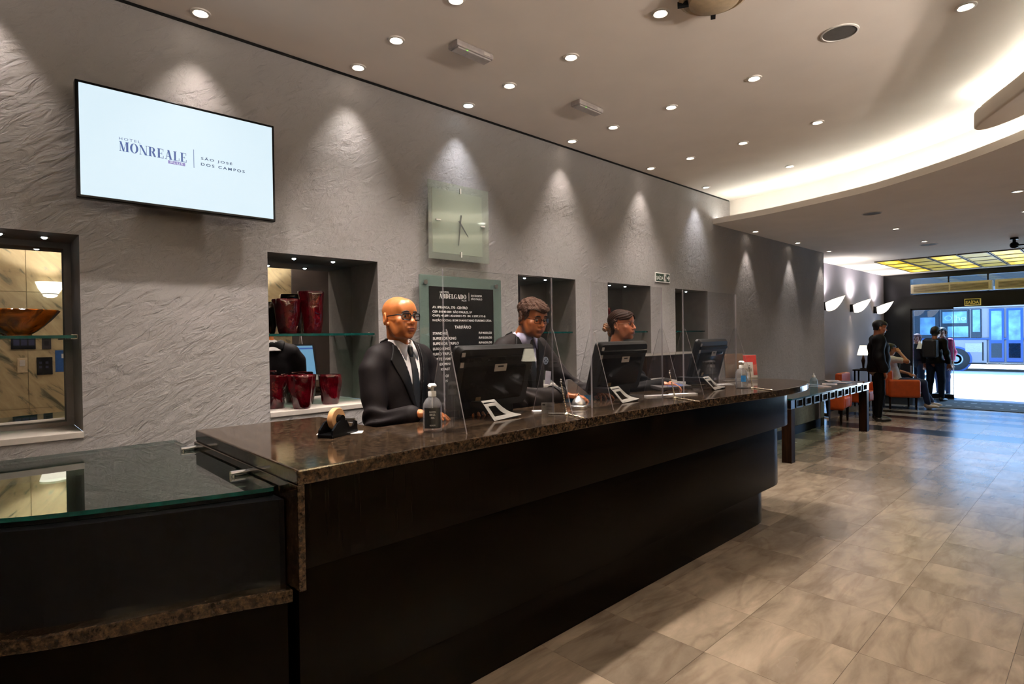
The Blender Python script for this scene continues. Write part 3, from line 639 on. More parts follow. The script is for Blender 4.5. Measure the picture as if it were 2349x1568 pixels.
def monitor(x, yt, label, rot=0, stand=(-.165, 0)):
    t = thing('monitor', label, 'monitor', (x, 2.36, CT), 'all in one monitors on the counter')
    yb, w2, H2, th = 2.40, .287, .352, .038
    tilt = math.radians(15.5); T = Matrix.Translation((x, 2.40, 1.195)) @ Matrix.Rotation(rot, 4, 'Z') @ Matrix.Rotation(tilt, 4, 'X')
    def rr(hw, z0, z1, r, n=5):
        o = []
        for cx_, cz_, a0 in ((hw-r, z0+r, -90), (hw-r, z1-r, 0), (-hw+r, z1-r, 90), (-hw+r, z0+r, 180)):
            for i in range(n+1): a = math.radians(a0+90*i/n); o.append((cx_+r*math.cos(a), cz_+r*math.sin(a)))
        return o
    def slab(o1, y1, o2, y2, mb):
        n = len(o1); vs = [(p, y1, q) for p, q in o1]+[(p, y2, q) for p, q in o2]
        return mb.add(vs, [tuple(range(n)), tuple(range(n, 2*n))[::-1]]+[(i, n+i, n+(i+1) % n, (i+1) % n) for i in range(n)], T=T)
    b = slab(rr(w2-.02, .01, H2-.012, .03), -.03, rr(w2, 0, H2, .028), -.006, MB()); slab(rr(w2, 0, H2, .028), -.006, rr(w2, 0, H2, .028), .012, b); b.build('housing', BLACK, t, smooth=35)
    slab(rr(w2-.03, H2-.075, H2-.055, .008), -.042, rr(w2-.022, H2-.083, H2-.045, .01), -.026, MB()).build('vent_ridge', BLACKG, t, smooth=35)
    slab(rr(w2-.07, .06, H2-.12, .02), -.036, rr(w2-.055, .045, H2-.1, .02), -.028, MB()).build('back_cover', BLACKG, t, smooth=35)
    MB().box((-w2+.018, .0125, .06), (w2-.018, .0135, H2-.016), T=T).build('screen', BLUE, t)
    MB().box((-w2+.018, .0137, H2-.05), (w2-.018, .0141, H2-.036), T=T).build('screen_bar', BLUED, t)
    for i in range(6): MB().box((-.2+.03*(i % 2), .0137, .10+.035*i), (.05+.04*(i % 3), .0141, .107+.035*i), T=T).build('screen_line', PALE, t)
    MB().box((-w2+.006, .0125, .006), (w2-.006, .0145, .054), T=T).build('chin_bezel', SILVER, t)
    for (a_, c_, e_, g_) in ((-.02, .215, .068, .256), (-w2+.03, .245, -w2+.052, .325)):
        MB().box((a_, -.0368 if a_ > -.1 else -.0335, c_), (e_, -.0358 if a_ > -.1 else -.026, g_), T=T).build('sticker', LABELM, t)
    MB().box((.004, -.0372, .238), (.044, -.0367, .247), T=T).build('printed_code', BLACK, t)
    MB().box((-.12, -.0372, .05), (-.085, -.034, .075), T=T).build('cable_port', M('brass_port', '6a5432', .4), t)
    # easel stand, a silver loop
    X0 = x+stand[0]; Y0 = 2.19+stand[1]; n = 7
    cv = lambda p, q, m_: [p.lerp(q, i/(n-1))+Vector((0, 0, -m_*math.sin(math.pi*i/(n-1)))) for i in range(n)]
    V = Vector; A, B, C, D = V((X0+.015, Y0+.07, 1.242)), V((X0+.105, Y0+.068, 1.245)), V((X0+.232, Y0+.0, 1.160)), V((X0+.02, Y0-.02, 1.152))
    a, b_, c_, d = V((X0+.040, Y0+.048, 1.218)), V((X0+.088, Y0+.047, 1.218)), V((X0+.160, Y0+.012, 1.168)), V((X0+.046, Y0+.0, 1.164))
    O = cv(A, B, 0)+cv(B, C, .020)+cv(C, D, 0)+cv(D, A, 0); I = cv(a, b_, 0)+cv(b_, c_, .014)+cv(c_, d, 0)+cv(d, a, 0); k = len(O); dn = V((0, .006, -.010)) if False else V((0, .008, .004))
    vs = O+I+[p+dn for p in O]+[p+dn for p in I]; f = []
    for i in range(k):
        j = (i+1) % k; f += [(i, j, k+j, k+i), (2*k+i, 3*k+i, 3*k+j, 2*k+j), (i, 2*k+i, 2*k+j, j), (k+i, k+j, 3*k+j, 3*k+i)]
    MB().add(vs, f).build('easel_stand', SILVER, t, weld=True, smooth=40)
    MB().box((X0+.02, Y0+.06, 1.205), (X0+.1, 2.40, 1.238)).build('hinge', BLACK, t, bevel=.004)
    for q in (.03, .17): MB().box((X0+q, Y0-.012, CT), (X0+q+.03, Y0+.012, 1.158)).build('rubber_foot', BLACK, t, bevel=.002)
    MB().box((x-.2, 2.39, CT), (x+.2, 2.44, 1.21)).build('lower_rest', BLACK, t, bevel=.01)
    return t
monitor(2.075, 2.3, 'black all in one monitor seen from behind, nearest the bald man')
monitor(3.235, 2.3, 'black all in one monitor seen from behind, in front of the woman', 0, (-.29, -.05))
monitor(4.49, 2.3, 'black all in one monitor seen from behind, farthest along the counter', .06, (-.42, -.09))
# pump bottles
GEL = sheet('clear_gel_bottle', (.82, .84, .86), 1.42, .03, .16, (.75, .74, .78), 1.4); GELB = sheet('blue_gel_bottle', (.70, .82, .88), 1.42, .03, .22, (.6, .72, .82))
def bottle(x, y, z, h, r, label, lab, pump=True, mat=GEL, face=-math.pi/2-.8):
    t = thing('sanitizer_bottle', label, 'bottle', (x, y, z), 'hand sanitizer bottles'); s = h/.22
    pr = [(r*.93, 0), (r, .006*s), (r, .115*s), (r*.93, .130*s), (r*.65, .150*s), (r*.36, .158*s), (r*.34, .168*s)]
    MB().lathe(pr, (x, y, z), 28).build('bottle_body', mat, t, smooth=50)
    c = MB(); c.lathe([(r*.42, .160*s), (r*.42, .180*s), (r*.36, .184*s), (0, .184*s)], (x, y, z), 20); c.build('cap', WHITE, t, smooth=40)
    if pump:
        MB().lathe([(r*.16, .183*s), (r*.16, .203*s)], (x, y, z), 12).build('pump_stem', WHITE, t, smooth=40)
        p = MB(); p.lathe([(r*.45, .203*s), (r*.48, .210*s), (r*.30, .219*s), (0, .22*s)], (x, y, z), 16); p.tube([(x, y, z+.209*s), (x-.6*r, y-.5*r, z+.209*s), (x-.95*r, y-.8*r, z+.203*s)], r*.13, 8); p.build('pump_head', WHITE, t, smooth=40)
        MB().tube([(x, y, z+.01), (x, y, z+.165*s)], r*.08, 6).build('dip_tube', WHITE, t)
    else: MB().lathe([(r*.2, .183*s), (r*.12, .21*s), (0, .22*s)], (x, y, z), 12).build('nozzle', WHITE, t, smooth=40)
    if lab:
        m_, a0, a1, z0, z1 = lab; b = MB(); n = 12
        for i in range(n):
            u, v = [face+a0+(a1-a0)*q/n for q in (i, i+1)]; R_ = r*1.012
            b.quad((x+R_*math.cos(u), y+R_*math.sin(u), z+z0*s), (x+R_*math.cos(v), y+R_*math.sin(v), z+z0*s), (x+R_*math.cos(v), y+R_*math.sin(v), z+z1*s), (x+R_*math.cos(u), y+R_*math.sin(u), z+z1*s))
        b.build('front_label', m_, t, smooth=60)
    return t
BLKL = M('black_label', (.01, .01, .01), .4); BLUL = M('blue_label', '1f6fae', .5, var=.2)
va = math.atan2(-2.2, -1.55)
b1 = bottle(1.533, 2.15, CT, .222, .044, 'pump sanitizer bottle with a black label in front of the bald man', (BLKL, -.95, .95, .02, .112), face=va)
Rl = Matrix.Rotation(va+math.pi/2, 4, 'Z')
fd = Vector((math.cos(va), math.sin(va), 0)); sd_ = Vector((-fd.y, fd.x, 0))
for t_, dz, w_ in (('ÁLCOOL', .092, .030), ('EM GEL', .078, .026), ('70%', .064, .016), ('RECEPÇÃO', .03, .026)):
    p = Vector((1.533, 2.15, CT+dz))+fd*.0455-sd_*w_/2*1.0; text_part('lettering', t_, p, w_, TXT, b1, h=.009, fat=.01, rot=Rl)
bottle(4.369, 2.0, CT, .215, .046, 'pump sanitizer bottle with a blue label on the far counter', (BLUL, -.1, .75, .055, .105), face=math.atan2(-2, -4.4))
bottle(8.52, 2.875, .78, .235, .05, 'slim squeeze sanitizer bottle standing on the glass console table', None, False, GELB)
tp = thing('tape_dispenser', 'black desktop tape dispenser with a beige roll near the counter end', 'tape dispenser', (1.20, 2.40, CT))
T = RZ(math.radians(28), (1.195, 2.40, CT)) @ Matrix.Scale(1.12, 4)
b = MB(T); b.prism([(-.085, -.036), (.085, -.036), (.085, .036), (-.085, .036)], 0, .014); b.build('base', BLACKG, tp, bevel=.004)
for s_ in (-1, 1):
    b = MB(T); pts = [(-.083, .012), (.083, .012), (.083, .045), (.068, .05), (.055, .03), (.03, .028), (.012, .058), (-.02, .064), (-.05, .055), (-.08, .030)]
    b.add([(p, s_*.034, q) for p, q in pts]+[(p, s_*.026, q) for p, q in pts], [tuple(range(10)) if s_ < 0 else tuple(range(10))[::-1], tuple(range(10, 20)) if s_ > 0 else tuple(range(10, 20))[::-1]]+[(i, (i+1) % 10, 10+(i+1) % 10, 10+i) for i in range(10)]); b.build('side_wall', BLACKG, tp)
Tr = T @ Matrix.Translation((-.012, 0, .066)) @ Matrix.Rotation(math.pi/2, 4, 'X')
MB(Tr).lathe([(.018, -.012), (.042, -.012), (.044, -.010), (.044, .010), (.042, .012), (.018, .012), (.018, -.012)], n=28).build('tape_roll', M('beige_tape', 'c79a6c', .35, var=.08), tp, smooth=40)
MB(Tr).lathe([(0, -.03), (.017, -.03), (.017, .03), (0, .03)], n=16).build('spindle', BLACKG, tp, smooth=40)
MB(T).box((.076, -.024, .04), (.084, .024, .056)).build('cutter', BRUSHED, tp)
def sheetp(name, label, x, y, w_, d, rot, z=CT, n=1, mat=PAPER, group='loose papers on the counter'):
    o = MB(RZ(rot, (x, y, z))).box((-w_/2, -d/2, .0003), (w_/2, d/2, .0015*n)).build(name, mat); tag(o, label, 'paper', group); return o
sheetp('paper_sheet', 'white paper sheet under the black tape dispenser', 1.225, 2.44, .20, .07, -.62)
sheetp('paper_slip', 'white paper slip beside the small card holder', 2.345, 2.235, .10, .06, -.6, n=5)
sheetp('paper_slip', 'white paper strip left of the middle chrome pen', 3.46, 2.17, .20, .05, -.55, n=6)
sheetp('paper_slip', 'white paper strip right of the middle chrome pen', 3.66, 2.10, .20, .05, -.55, n=6)
sheetp('paper_slip', 'white paper slip tucked behind the farthest monitor stand', 4.58, 2.25, .14, .08, -.5, n=4)
SATIN = M('satin_bell_metal', (.82, .80, .80), .28, 1, var=.02)
be = thing('service_bell', 'chrome call bell with a domed top on the counter', 'bell', (2.62, 2.19, CT))
MB().lathe([(.050, 0), (.052, .004), (.050, .014), (.044, .018), (.040, .020)], (2.62, 2.19, CT), 32).build('base', SATIN, be, smooth=40)
MB().lathe([(.042, .022), (.041, .03), (.036, .043), (.026, .054), (.018, .060), (.012, .068), (.006, .072), (0, .073)], (2.62, 2.19, CT), 32).build('dome', SATIN, be, smooth=60)
MB().lathe([(.004, .072), (.004, .082), (.0055, .084), (.004, .089), (0, .09)], (2.62, 2.19, CT), 12).build('button', BRASSY, be, smooth=60)
cd = thing('card_holder', 'small clear holder with a printed card next to the counter pen', 'card holder', (2.335, 2.165, CT))
Tc = RZ(-.75, (2.325, 2.165, CT)); CARD = M('grey_printed_card', '8d8780', .6, var=.06)
MB(Tc).box((-.036, 0, .0), (.036, .002, .06)).build('card', CARD, cd); MB(Tc).box((-.037, -.003, 0), (.037, -.001, .061)).box((-.037, -.003, 0), (.037, .03, .002)).build('holder', ACRYL, cd)
b = MB(Tc); b.box((-.031, -.0008, .045), (-.016, -.0002, .054)); b.build('printed_logo', BLACK, cd)
b = MB(Tc)
for i in range(5): b.box((-.008, -.0008, .05-.007*i), (.012+.006*(i % 3), -.0002, .052-.007*i))
b.build('printed_lines', M('grey_ink', '5c5854', .7), cd)
def pen(x, y, top, chain, rod, label, h=.175):
    t = thing('counter_pen', label, 'pen', (x, y, CT), 'chrome counter pens with bead chains')
    MB().lathe([(.019, 0), (.019, .003), (.012, .007), (.006, .012)], (x, y, CT), 18).build('base_disc', BRASSY, t, smooth=40)
    P0, P1 = Vector((x, y, CT+.01)), Vector((top[0], top[1], CT+h)); d = P1-P0; b = MB()
    for i in range(17): b.ball(tuple(P0+d*(i/18)), (.0045, .0045, .006), 8)
    b.tube([tuple(P0), tuple(P0+d*.95)], .0032, 8); b.build('twisted_barrel', BRASSY, t, smooth=60)
    MB().lathe([(.006, -.012), (.0075, -.006), (.0075, 0), (.004, .006)], tuple(P1), 12).ball((P1.x, P1.y, P1.z+.011), .0065, 10).build('finial', CHROME, t, smooth=60)
    b = MB(); Q0, Q1 = Vector((x, y, CT+.005)), Vector((chain[0], chain[1], CT+.005)); n = int((Q1-Q0).length/.0085)
    for i in range(1, n+1):
        q = Q0.lerp(Q1, i/n); b.ball((q.x+.004*math.sin(i*.9), q.y, q.z), .0046, 6)
    b.build('bead_chain', BRASSY, t, smooth=60)
    MB().tube([(x, y, CT+.005), (rod[0], rod[1], CT+.005)], .0035, 8).build('pen_rod', CHROME, t, smooth=60)
pen(2.363, 2.062, (2.345, 2.085), (2.287, 1.885), (2.30, 2.14), 'chrome counter pen with bead chain beside the card holder', .178)
pen(3.43, 2.03, (3.40, 2.05), (3.315, 1.795), (3.44, 2.13), 'chrome counter pen with bead chain between the second and third monitors', .172)
pen(4.41, 1.935, (4.37, 1.94), (4.31, 1.745), (4.44, 2.06), 'chrome counter pen with bead chain in front of the far bottle', .168)
def leaflet(name, label, x, y, w_, h, rot, mats, z=CT):
    t = thing(name, label, 'leaflet stand', (x, y, z)); T = RZ(rot, (x, y, z)) @ Matrix.Rotation(-.16, 4, 'X')
    MB(T).box((-w_/2, 0, .03), (w_/2, .012, h)).build('leaflets', mats[0], t)
    MB(T).box((-w_/2-.002, -.004, 0.002), (w_/2+.002, -.002, h*.62)).build('front_pocket', ACRYL, t)
    MB(T).box((-w_/2-.002, .013, 0.002), (w_/2+.002, .015, h*.9)).build('back_plate', ACRYL, t)
    MB(RZ(rot, (x, y, z))).box((-w_/2, -.005, 0), (w_/2, .09, .004)).build('foot_plate', ACRYLE, t)
    if len(mats) > 1: MB(T).box((-w_/2, -.0008, h*.72), (w_/2, -.0003, h*.985)).build('printed_header', mats[1], t); MB(T).box((w_/2-.035, -.0012, .05), (w_/2, -.0006, h*.985)).build('printed_band', mats[1], t); MB(T).box((-w_/2+.02, -.0012, h*.35), (w_/2-.045, -.0007, h*.47)).build('printed_block', M('grey_print', '8a8583', .7), t)
    return t
leaflet('leaflet_stand', 'clear stand of red and white leaflets at the far counter end', 5.12, 2.26, .13, .235, -.75, [M('white_leaflet', 'cdc6c4', .5), M('red_print', 'a81e1c', .5)])
leaflet('leaflet_stand', 'clear stand with a brownish leaflet behind the farthest monitor', 4.95, 2.32, .17, .25, -.7, [M('brown_leaflet', '5b4334', .5)])
pp = thing('document_holder', 'upright pale lavender document sheet left of the farthest monitor', 'document holder', (4.80, 2.53, CT))
MB(RZ(-.7, (4.80, 2.53, CT))).box((-.10, 0, .012), (.10, .002, .335)).build('document', M('pale_lilac_sheet', '9a94a2', .6), pp)
MB(RZ(-.7, (4.80, 2.53, CT))).box((-.105, -.004, 0), (.105, -.002, .335)).box((-.105, -.03, 0), (.105, .05, .004)).build('clear_back', ACRYL, pp)
bx = thing('document_box', 'grey document tray with a blue base behind the service bell', 'tray', (2.87, 2.41, CT))
MB(RZ(-.2, (2.86, 2.42, CT))).add([(-.06, 0, .035), (.12, 0, .035), (-.03, 0, .145), (-.06, 0, .145), (-.06, .02, .035), (.12, .02, .035), (-.03, .02, .145), (-.06, .02, .145)], [(0, 1, 2, 3), (7, 6, 5, 4), (0, 4, 5, 1), (1, 5, 6, 2), (2, 6, 7, 3), (3, 7, 4, 0)]).build('grey_panel', M('grey_card', '6e6a68', .6), bx)
MB(RZ(-.2, (2.86, 2.42, CT))).box((-.06, -.004, 0), (.13, .03, .034)).build('blue_base', M('blue_plastic', '12689e', .4), bx)
tm = thing('card_terminal', 'grey payment tablet with a lit blue screen by the woman\'s hand', 'tablet', (3.95, 2.36, CT))
Tt = RZ(-.25, (3.93, 2.36, CT+.009)) @ Matrix.Rotation(.12, 4, 'X')
MB(Tt).box((-.16, -.06, 0.004), (.16, .07, .028)).build('slab', M('dark_grey_plastic', '3d3b3b', .4), tm, bevel=.006); MB(Tt).box((-.06, -.05, .0285), (.10, .06, .0295)).build('lit_screen', emis('blue_pad', '2b62c4', .55), tm)
pr = thing('desk_printer', 'grey flat printer behind the counter left of the farthest monitor', 'printer', (4.3, 2.72, 1.0))
struct_desk = thing('back_desk', 'dark staff desk behind the counter', 'desk', (2.9, 2.58, 0))
MB().box((1.5, 2.462, .80), (4.6, 2.60, .84)).build('desk_top', WENGE, struct_desk); MB().box((1.5, 2.462, 0), (4.6, 2.50, .80)).build('desk_back', WENGE, struct_desk)
bk = thing('back_cabinet', 'dark cabinet against the wall below the last niches', 'cabinet', (5.2, 3.2, 0))
MB().box((4.55, 2.98, 0), (5.95, 3.375, 1.375)).build('carcass', WENGE, bk, bevel=.004); MB().box((4.545, 2.975, 1.375), (5.955, 3.378, 1.382)).build('cabinet_top', M('painted_lit_rim', '4f4943', .5), bk, bevel=.003)  # paler top plate paints the lit rim along the cabinet edge
MB().box((4.15, 2.62, .84+.0), (4.75, 2.96, 1.11)).build('printer_body', M('dark_printer_grey', '1c1b1b', .4), pr, bevel=.012); MB().add([(4.13, 2.58, 1.13), (4.78, 2.6, 1.13), (4.78, 2.96, 1.17), (4.13, 2.96, 1.17), (4.13, 2.58, 1.11), (4.78, 2.6, 1.11), (4.78, 2.96, 1.11), (4.13, 2.96, 1.11)], [(0, 1, 2, 3), (7, 6, 5, 4), (0, 4, 5, 1), (1, 5, 6, 2), (2, 6, 7, 3), (3, 7, 4, 0)]).build('printer_lid', M('grey_printer_lid', '6a6560', .4), pr)
MB().box((4.15, 2.62, .0), (4.75, 2.96, .84)).build('printer_stand', WENGE, pr)
# ================================================================ CEILING FITTINGS
for (x, y, lab) in ((2.185, 2.615, 'grey emergency light on the ceiling nearer the television'), (3.35, 2.68, 'grey emergency light on the ceiling farther along the desk')):
    t = thing('emergency_light', lab, 'emergency light', (x, y, ZC), 'ceiling emergency lights')
    MB().box((x-.14, y-.045, ZC-.038), (x+.14, y+.045, ZC-.0005)).build('housing', M('grey_lamp_case', '9a9290', .5), t, bevel=.012)
    MB().box((x-.125, y-.035, ZC-.046), (x+.125, y+.03, ZC-.037)).build('diffuser', M('grey_diffuser', 'aba4a2', .35), t, bevel=.004)
    MB().lathe([(.006, -.043), (0, -.045)], (x-.06, y-.038, ZC), 8).build('indicator_led', emis('green_led', (.3, .9, .1), 1.5), t)
    MB().box((x+.06, y-.047, ZC-.03), (x+.11, y-.044, ZC-.012)).build('label_plate', LABELM, t)
def speaker(x, y, z, r, lab):
    t = thing('ceiling_speaker', lab, 'speaker', (x, y, z), 'round ceiling speakers')
    MB().lathe([(r, 0), (r*.99, -.005), (r*.90, -.007), (r*.88, -.003)], (x, y, z), 28).build('rim', TRIMW, t, smooth=40)
    MB().lathe([(r*.89, -.003), (r*.5, -.005), (0, -.006)], (x, y, z), 24).build('grille', M('grey_grille_%d' % int(x*10), '55504b', .6, metal=.2, bump=.4, bscale=400), t, smooth=40)
speaker(3.63, 1.07, ZC, .098, 'large round speaker in the upper ceiling near the glowing cove')
speaker(7.52, 1.9, ZL, .10, 'dark round speaker in the lower ceiling past the cove')
speaker(10.95, 1.99, ZL, .12, 'flat round speaker close to the yellow panels')
df = thing('ceiling_diffuser', 'round cream air diffuser with black brackets at the top edge of the view', 'air vent', (2.70, 1.34, ZC))
MB().lathe([(.165, -.001), (.17, -.03), (.15, -.04), (.13, -.02), (.12, -.055), (.08, -.07), (0, -.072)], (2.72, 1.365, ZC), 32).build('cone', M('cream_metal', 'b3a083', .5), df, smooth=40)
for k in range(4):
    a = k*math.pi/2+.5; MB(RZ(a, (2.72, 1.365, ZC))).box((.10, -.012, -.05), (.175, .012, -.028)).build('bracket', BLACK, df)
dm = thing('dome_camera', 'small black camera on a bracket under the lower ceiling', 'camera', (11.2, 1.0, ZL))
MB().lathe([(.05, 0), (.05, -.03), (.02, -.035), (.02, -.08)], (11.2, 1.0, ZL), 16).build('mount', BLACK, dm, smooth=40); MB().ball((11.2, 1.0, ZL-.11), (.055, .055, .05), 14).build('camera_head', BLACKG, dm, smooth=60); MB().box((11.15, .55, ZL-.13), (11.2, 1.0, ZL-.11)).build('side_arm', BLACK, dm)
LITY = emis('lit_yellow_panel', (.90, .66, .0), 1.05); HOTY = emis('lit_tube_behind_panel', (1, .88, .10), 1.5); DULY = M('unlit_yellow_panel_glow', '8c8208', .5, emit=(.30, .235, .0), es=.9)  # dull panels are unlit; their emission is added glow
for j in range(7):
    ya = 3.20-.43*j
    for i in range(4):
        xa = 12.75+.74*i+.02*j*0; lit = j % 2 == 0
        t = thing('ceiling_light_panel', ('glowing' if lit else 'dull')+' yellow ceiling panel, row %s from the doors, strip %s from the lounge wall' % (['four', 'three', 'two', 'one'][i], ['one', 'two', 'three', 'four', 'five', 'six', 'seven'][j]), 'ceiling panel', (xa+.36, ya-.21, ZL), 'yellow ceiling panels')
        f = MB()
        for q in ((xa+.01, ya-.42, xa+.03, ya-.01), (xa+.71, ya-.42, xa+.73, ya-.01), (xa+.03, ya-.42, xa+.71, ya-.40), (xa+.03, ya-.03, xa+.71, ya-.01)): f.box((q[0], q[1], ZL-.02), (q[2], q[3], ZL-.0004))
        f.build('frame', M('grey_panel_frame', '6b5f50', .5) if 'grey_panel_frame' not in MATS else MATS['grey_panel_frame'], t)
        MB().box((xa+.03, ya-.40, ZL-.012), (xa+.71, ya-.03, ZL-.004)).build('diffuser', LITY if lit else DULY, t)
        if lit: MB().ball((xa+.37, ya-.215, ZL-.013), (.26, .10, .006), 14).build('bright_tube', HOTY, t, smooth=60)
# ================================================================ LOUNGE
tb = thing('console_table', 'long glass topped console table with dark wood legs past the counter', 'table', (8.8, 3.0, 0))
X0, X1, Y0, Y1, ZT = 7.14, 10.34, 2.655, 3.36, .78
b = MB(); b.prism([(X0, Y0), (X1, Y0), (X1, Y1), (X0, Y1)], ZT-.016, ZT, 0, side=1); b.build('glass_top', [TABGLASS, GREENE], tb)
for x in (X0+.01, X1-.13):
    for y in (Y0+.015, Y1-.13): MB().box((x, y, 0), (x+.115, y+.115, ZT-.125)).build('leg', WENGE, tb, bevel=.004)
    for y in (Y0+.015, Y1-.13): MB().box((x, y, ZT-.125), (x+.115, y+.115, ZT-.017)).build('chrome_cap', CHROME, tb, bevel=.003)
MB().box((X0+.13, Y0+.03, ZT-.115), (X1-.14, Y0+.045, ZT-.03)).build('apron', BLACKG, tb)
k = 0; x = X0+.16
while x < X1-.30:
    f = MB(); e = .018
    for q in ((x, ZT-.125, x+.21, ZT-.125+e), (x, ZT-.034, x+.21, ZT-.02), (x, ZT-.125+e, x+e, ZT-.034), (x+.21-e, ZT-.125+e, x+.21, ZT-.034)): f.box((q[0], Y0+.008, q[1]), (q[2], Y0+.028, q[3]))
    f.build('metal_frame', M('dull_steel_frame', (.22, .21, .20), .25, 1, var=.1) if 'dull_steel_frame' not in MATS else MATS['dull_steel_frame'], tb); x += .30
MB().box((10.0, 3.22, 0), (10.2, 3.27, ZT-.02)).build('mirrored_panel', MIRROR, tb)
PB = M('magazine_blue', '5a6a80', .5, var=.4, scale=8); PW = M('magazine_pale', 'b9a9a4', .5, var=.25, scale=9)
for i, (x, y, r, m_, lab) in enumerate(((9.5, 2.98, .3, PW, 'pale magazine lying nearest the squeeze bottle on the console table'), (9.9, 2.92, -.1, PB, 'bluish magazine lying in the middle of the console table'), (10.1, 3.12, .5, PW, 'pale open magazine at the far end of the console table'), (9.2, 3.15, .1, PB, 'bluish folder lying at the wall side of the console table'), (8.95, 2.95, -.4, PW, 'pale leaflet just beyond the squeeze bottle on the console table'))):
    t = thing('magazine', lab, 'magazine', (x, y, ZT), 'magazines on the console table')
    MB(RZ(r, (x, y, ZT))).box((-.13, -.10, .0004), (.13, .10, .006+.002*i)).build('cover', m_, t); MB(RZ(r, (x, y, ZT))).box((-.09, -.07, .0062+.002*i), (.02, .05, .0068+.002*i)).build('printed_picture', PB if m_ is PW else PW, t)
ORANGE = M('orange_leather', 'c8531a', .45, var=.12, scale=12, bump=.08)
def armchair(x, y, rot, label):
    t = thing('armchair', label, 'armchair', (x, y, 0), 'orange lounge armchairs'); T = RZ(rot, (x, y, 0)) @ Matrix.Diagonal((.86, .86, 1, 1))
    MB(T).box((-.27, -.33, .26), (.27, .26, .45)).build('seat', ORANGE, t, bevel=.045, seg=3, smooth=60)
    b = MB(T); b.box((-.33, .20, .26), (.33, .34, .78)); b.build('backrest', ORANGE, t, bevel=.05, seg=3, smooth=60)
    for s in (-1, 1): 
        b = MB(T); b.box((s*.34-.06, -.33, .24), (s*.34+.06, .30, .60)); b.build('armrest', ORANGE, t, bevel=.045, seg=3, smooth=60)
    for sx in (-.30, .30):
        for sy in (-.26, .26): MB(T).lathe([(.02, 0), (.028, .27)], (sx, sy, 0), 8).build('leg', WENGE, t, smooth=40)
    return t
armchair(11.0, 3.45, .1, 'orange armchair beside the end of the console table')
armchair(12.40, 3.42, 0, 'orange armchair behind the standing man in black')
armchair(13.85, 3.03, .45, 'orange armchair with the man in a white shirt')
SHADE = M('cream_fabric_shade', 'd9c8a6', .7, emit=(1, .88, .66), es=4.5)
def table_lamp(x, y, z, label, power=3.0, s=1.0):
    t = thing('table_lamp', label, 'lamp', (x, y, z))
    MB().lathe([(.07, 0), (.07, .015), (.02, .03), (.025, .10), (.04, .18), (.02, .26), (.012, .34)], (x, y, z), 16).build('base', WENGE, t, smooth=50)
    MB().lathe([(.15*s, .30), (.085*s, .50)], (x, y, z), 24).build('shade', SHADE, t, smooth=50)
    l = bpy.data.lights.new('bulb', 'POINT'); l.energy = power; l.color = (1, .80, .58); l.shadow_soft_size = .03; o = bpy.data.objects.new('bulb', l); COL.objects.link(o); o.parent = t; o.location = (0, 0, .40)
    return t
ls = thing('lamp_table', 'dark side table under the lit table lamp by the lounge wall', 'table', (13.7, 3.64, 0))
MB().box((13.53, 3.47, .75), (13.87, 3.80, .78)).build('table_top', WENGE, ls, bevel=.004)
for sx in (13.55, 13.82):
    for sy in (3.49, 3.75): MB().box((sx, sy, 0), (sx+.03, sy+.03, .75)).build('leg', WENGE, ls)
table_lamp(13.7, 3.64, .781, 'cream shaded table lamp glowing against the lounge wall', 14, .75)
SCON = M('white_glass_shade', 'e9e2d6', .4, emit=(1, .90, .76), es=1.6)
def sconce(x, label):
    t = thing('wall_sconce', label, 'wall lamp', (x, 3.88, 2.1), 'leaf shaped wall sconces')
    n, m_ = 18, 12; vs = []; fs = []; y0, zb = 3.80, 2.05
    for i in range(n+1):
        u = i/n; w_ = max(.004, .145*math.sin(math.pi*min(1, u*.80+.20))**.75)
        for j in range(m_+1):
            v = -1+2*j/m_; rim = zb+.09+.12*u; keel = zb-.02-.065*math.sin(math.pi*min(1, .25+u*.55))+.28*u**2.2
            vs.append((x+w_*v, y0-.32*u, min(rim, keel)+(rim-min(rim, keel))*abs(v)**2.2))
    for i in range(n):
        for j in range(m_): fs.append((i*(m_+1)+j, i*(m_+1)+j+1, (i+1)*(m_+1)+j+1, (i+1)*(m_+1)+j))
    o = MB().add(vs, fs).build('leaf_shade', SCON, t, smooth=80); md_ = o.modifiers.new('thick', 'SOLIDIFY'); md_.thickness = .006
    MB().box((x-.035, 3.80, 2.0), (x+.035, 3.879, 2.16)).build('wall_bracket', BLACK, t, bevel=.01); MB().tube([(x, 3.80, 2.08), (x, 3.72, 2.06)], .022, 10).build('lamp_holder', BLACK, t, smooth=40)
    spot(t, (x, 3.66, 2.24), SCONCE_W*2.2, 150, (1, .94, .90), 1, .06, (0, .1, 1)); spot(t, (x, 3.78, 2.0), SCONCE_W, 70, (1, .85, .6), .9, .04, (0, .25, -1))
sconce(12.0, 'first white leaf shaped wall sconce from the wall corner'); sconce(13.7, 'middle white leaf shaped wall sconce over the seated man'); sconce(15.45, 'last white leaf shaped wall sconce next to the black pillar')
# ================================================================ ENTRANCE
ac = thing('air_curtain', 'cream air curtain unit across the top of the entrance', 'air conditioner', (16.2, 1.6, 2.44))
CREAM = M('cream_plastic', 'eadfc8', .5, var=.04); VENT = M('beige_vent', '7d7160', .5)
for ya, yb in ((1.80, 3.27), (.28, 1.75)):
    MB().box((16.03, ya, 2.445), (16.27, yb, 2.655)).build('casing', CREAM, ac, bevel=.012)
    MB().box((16.022, ya+.06, 2.475), (16.03, (ya+yb)/2-.015, 2.605)).box((16.022, (ya+yb)/2+.015, 2.475), (16.03, yb-.06, 2.605)).build('air_grille', VENT, ac)
    for i in range(5): MB().box((16.018, ya+.06, 2.483+.026*i), (16.023, yb-.06, 2.489+.026*i)).build('louvre', CREAM, ac)
sg = thing('exit_sign', 'yellow lettered exit sign hanging over the entrance doors', 'sign', (16.2, 2.16, 2.2))
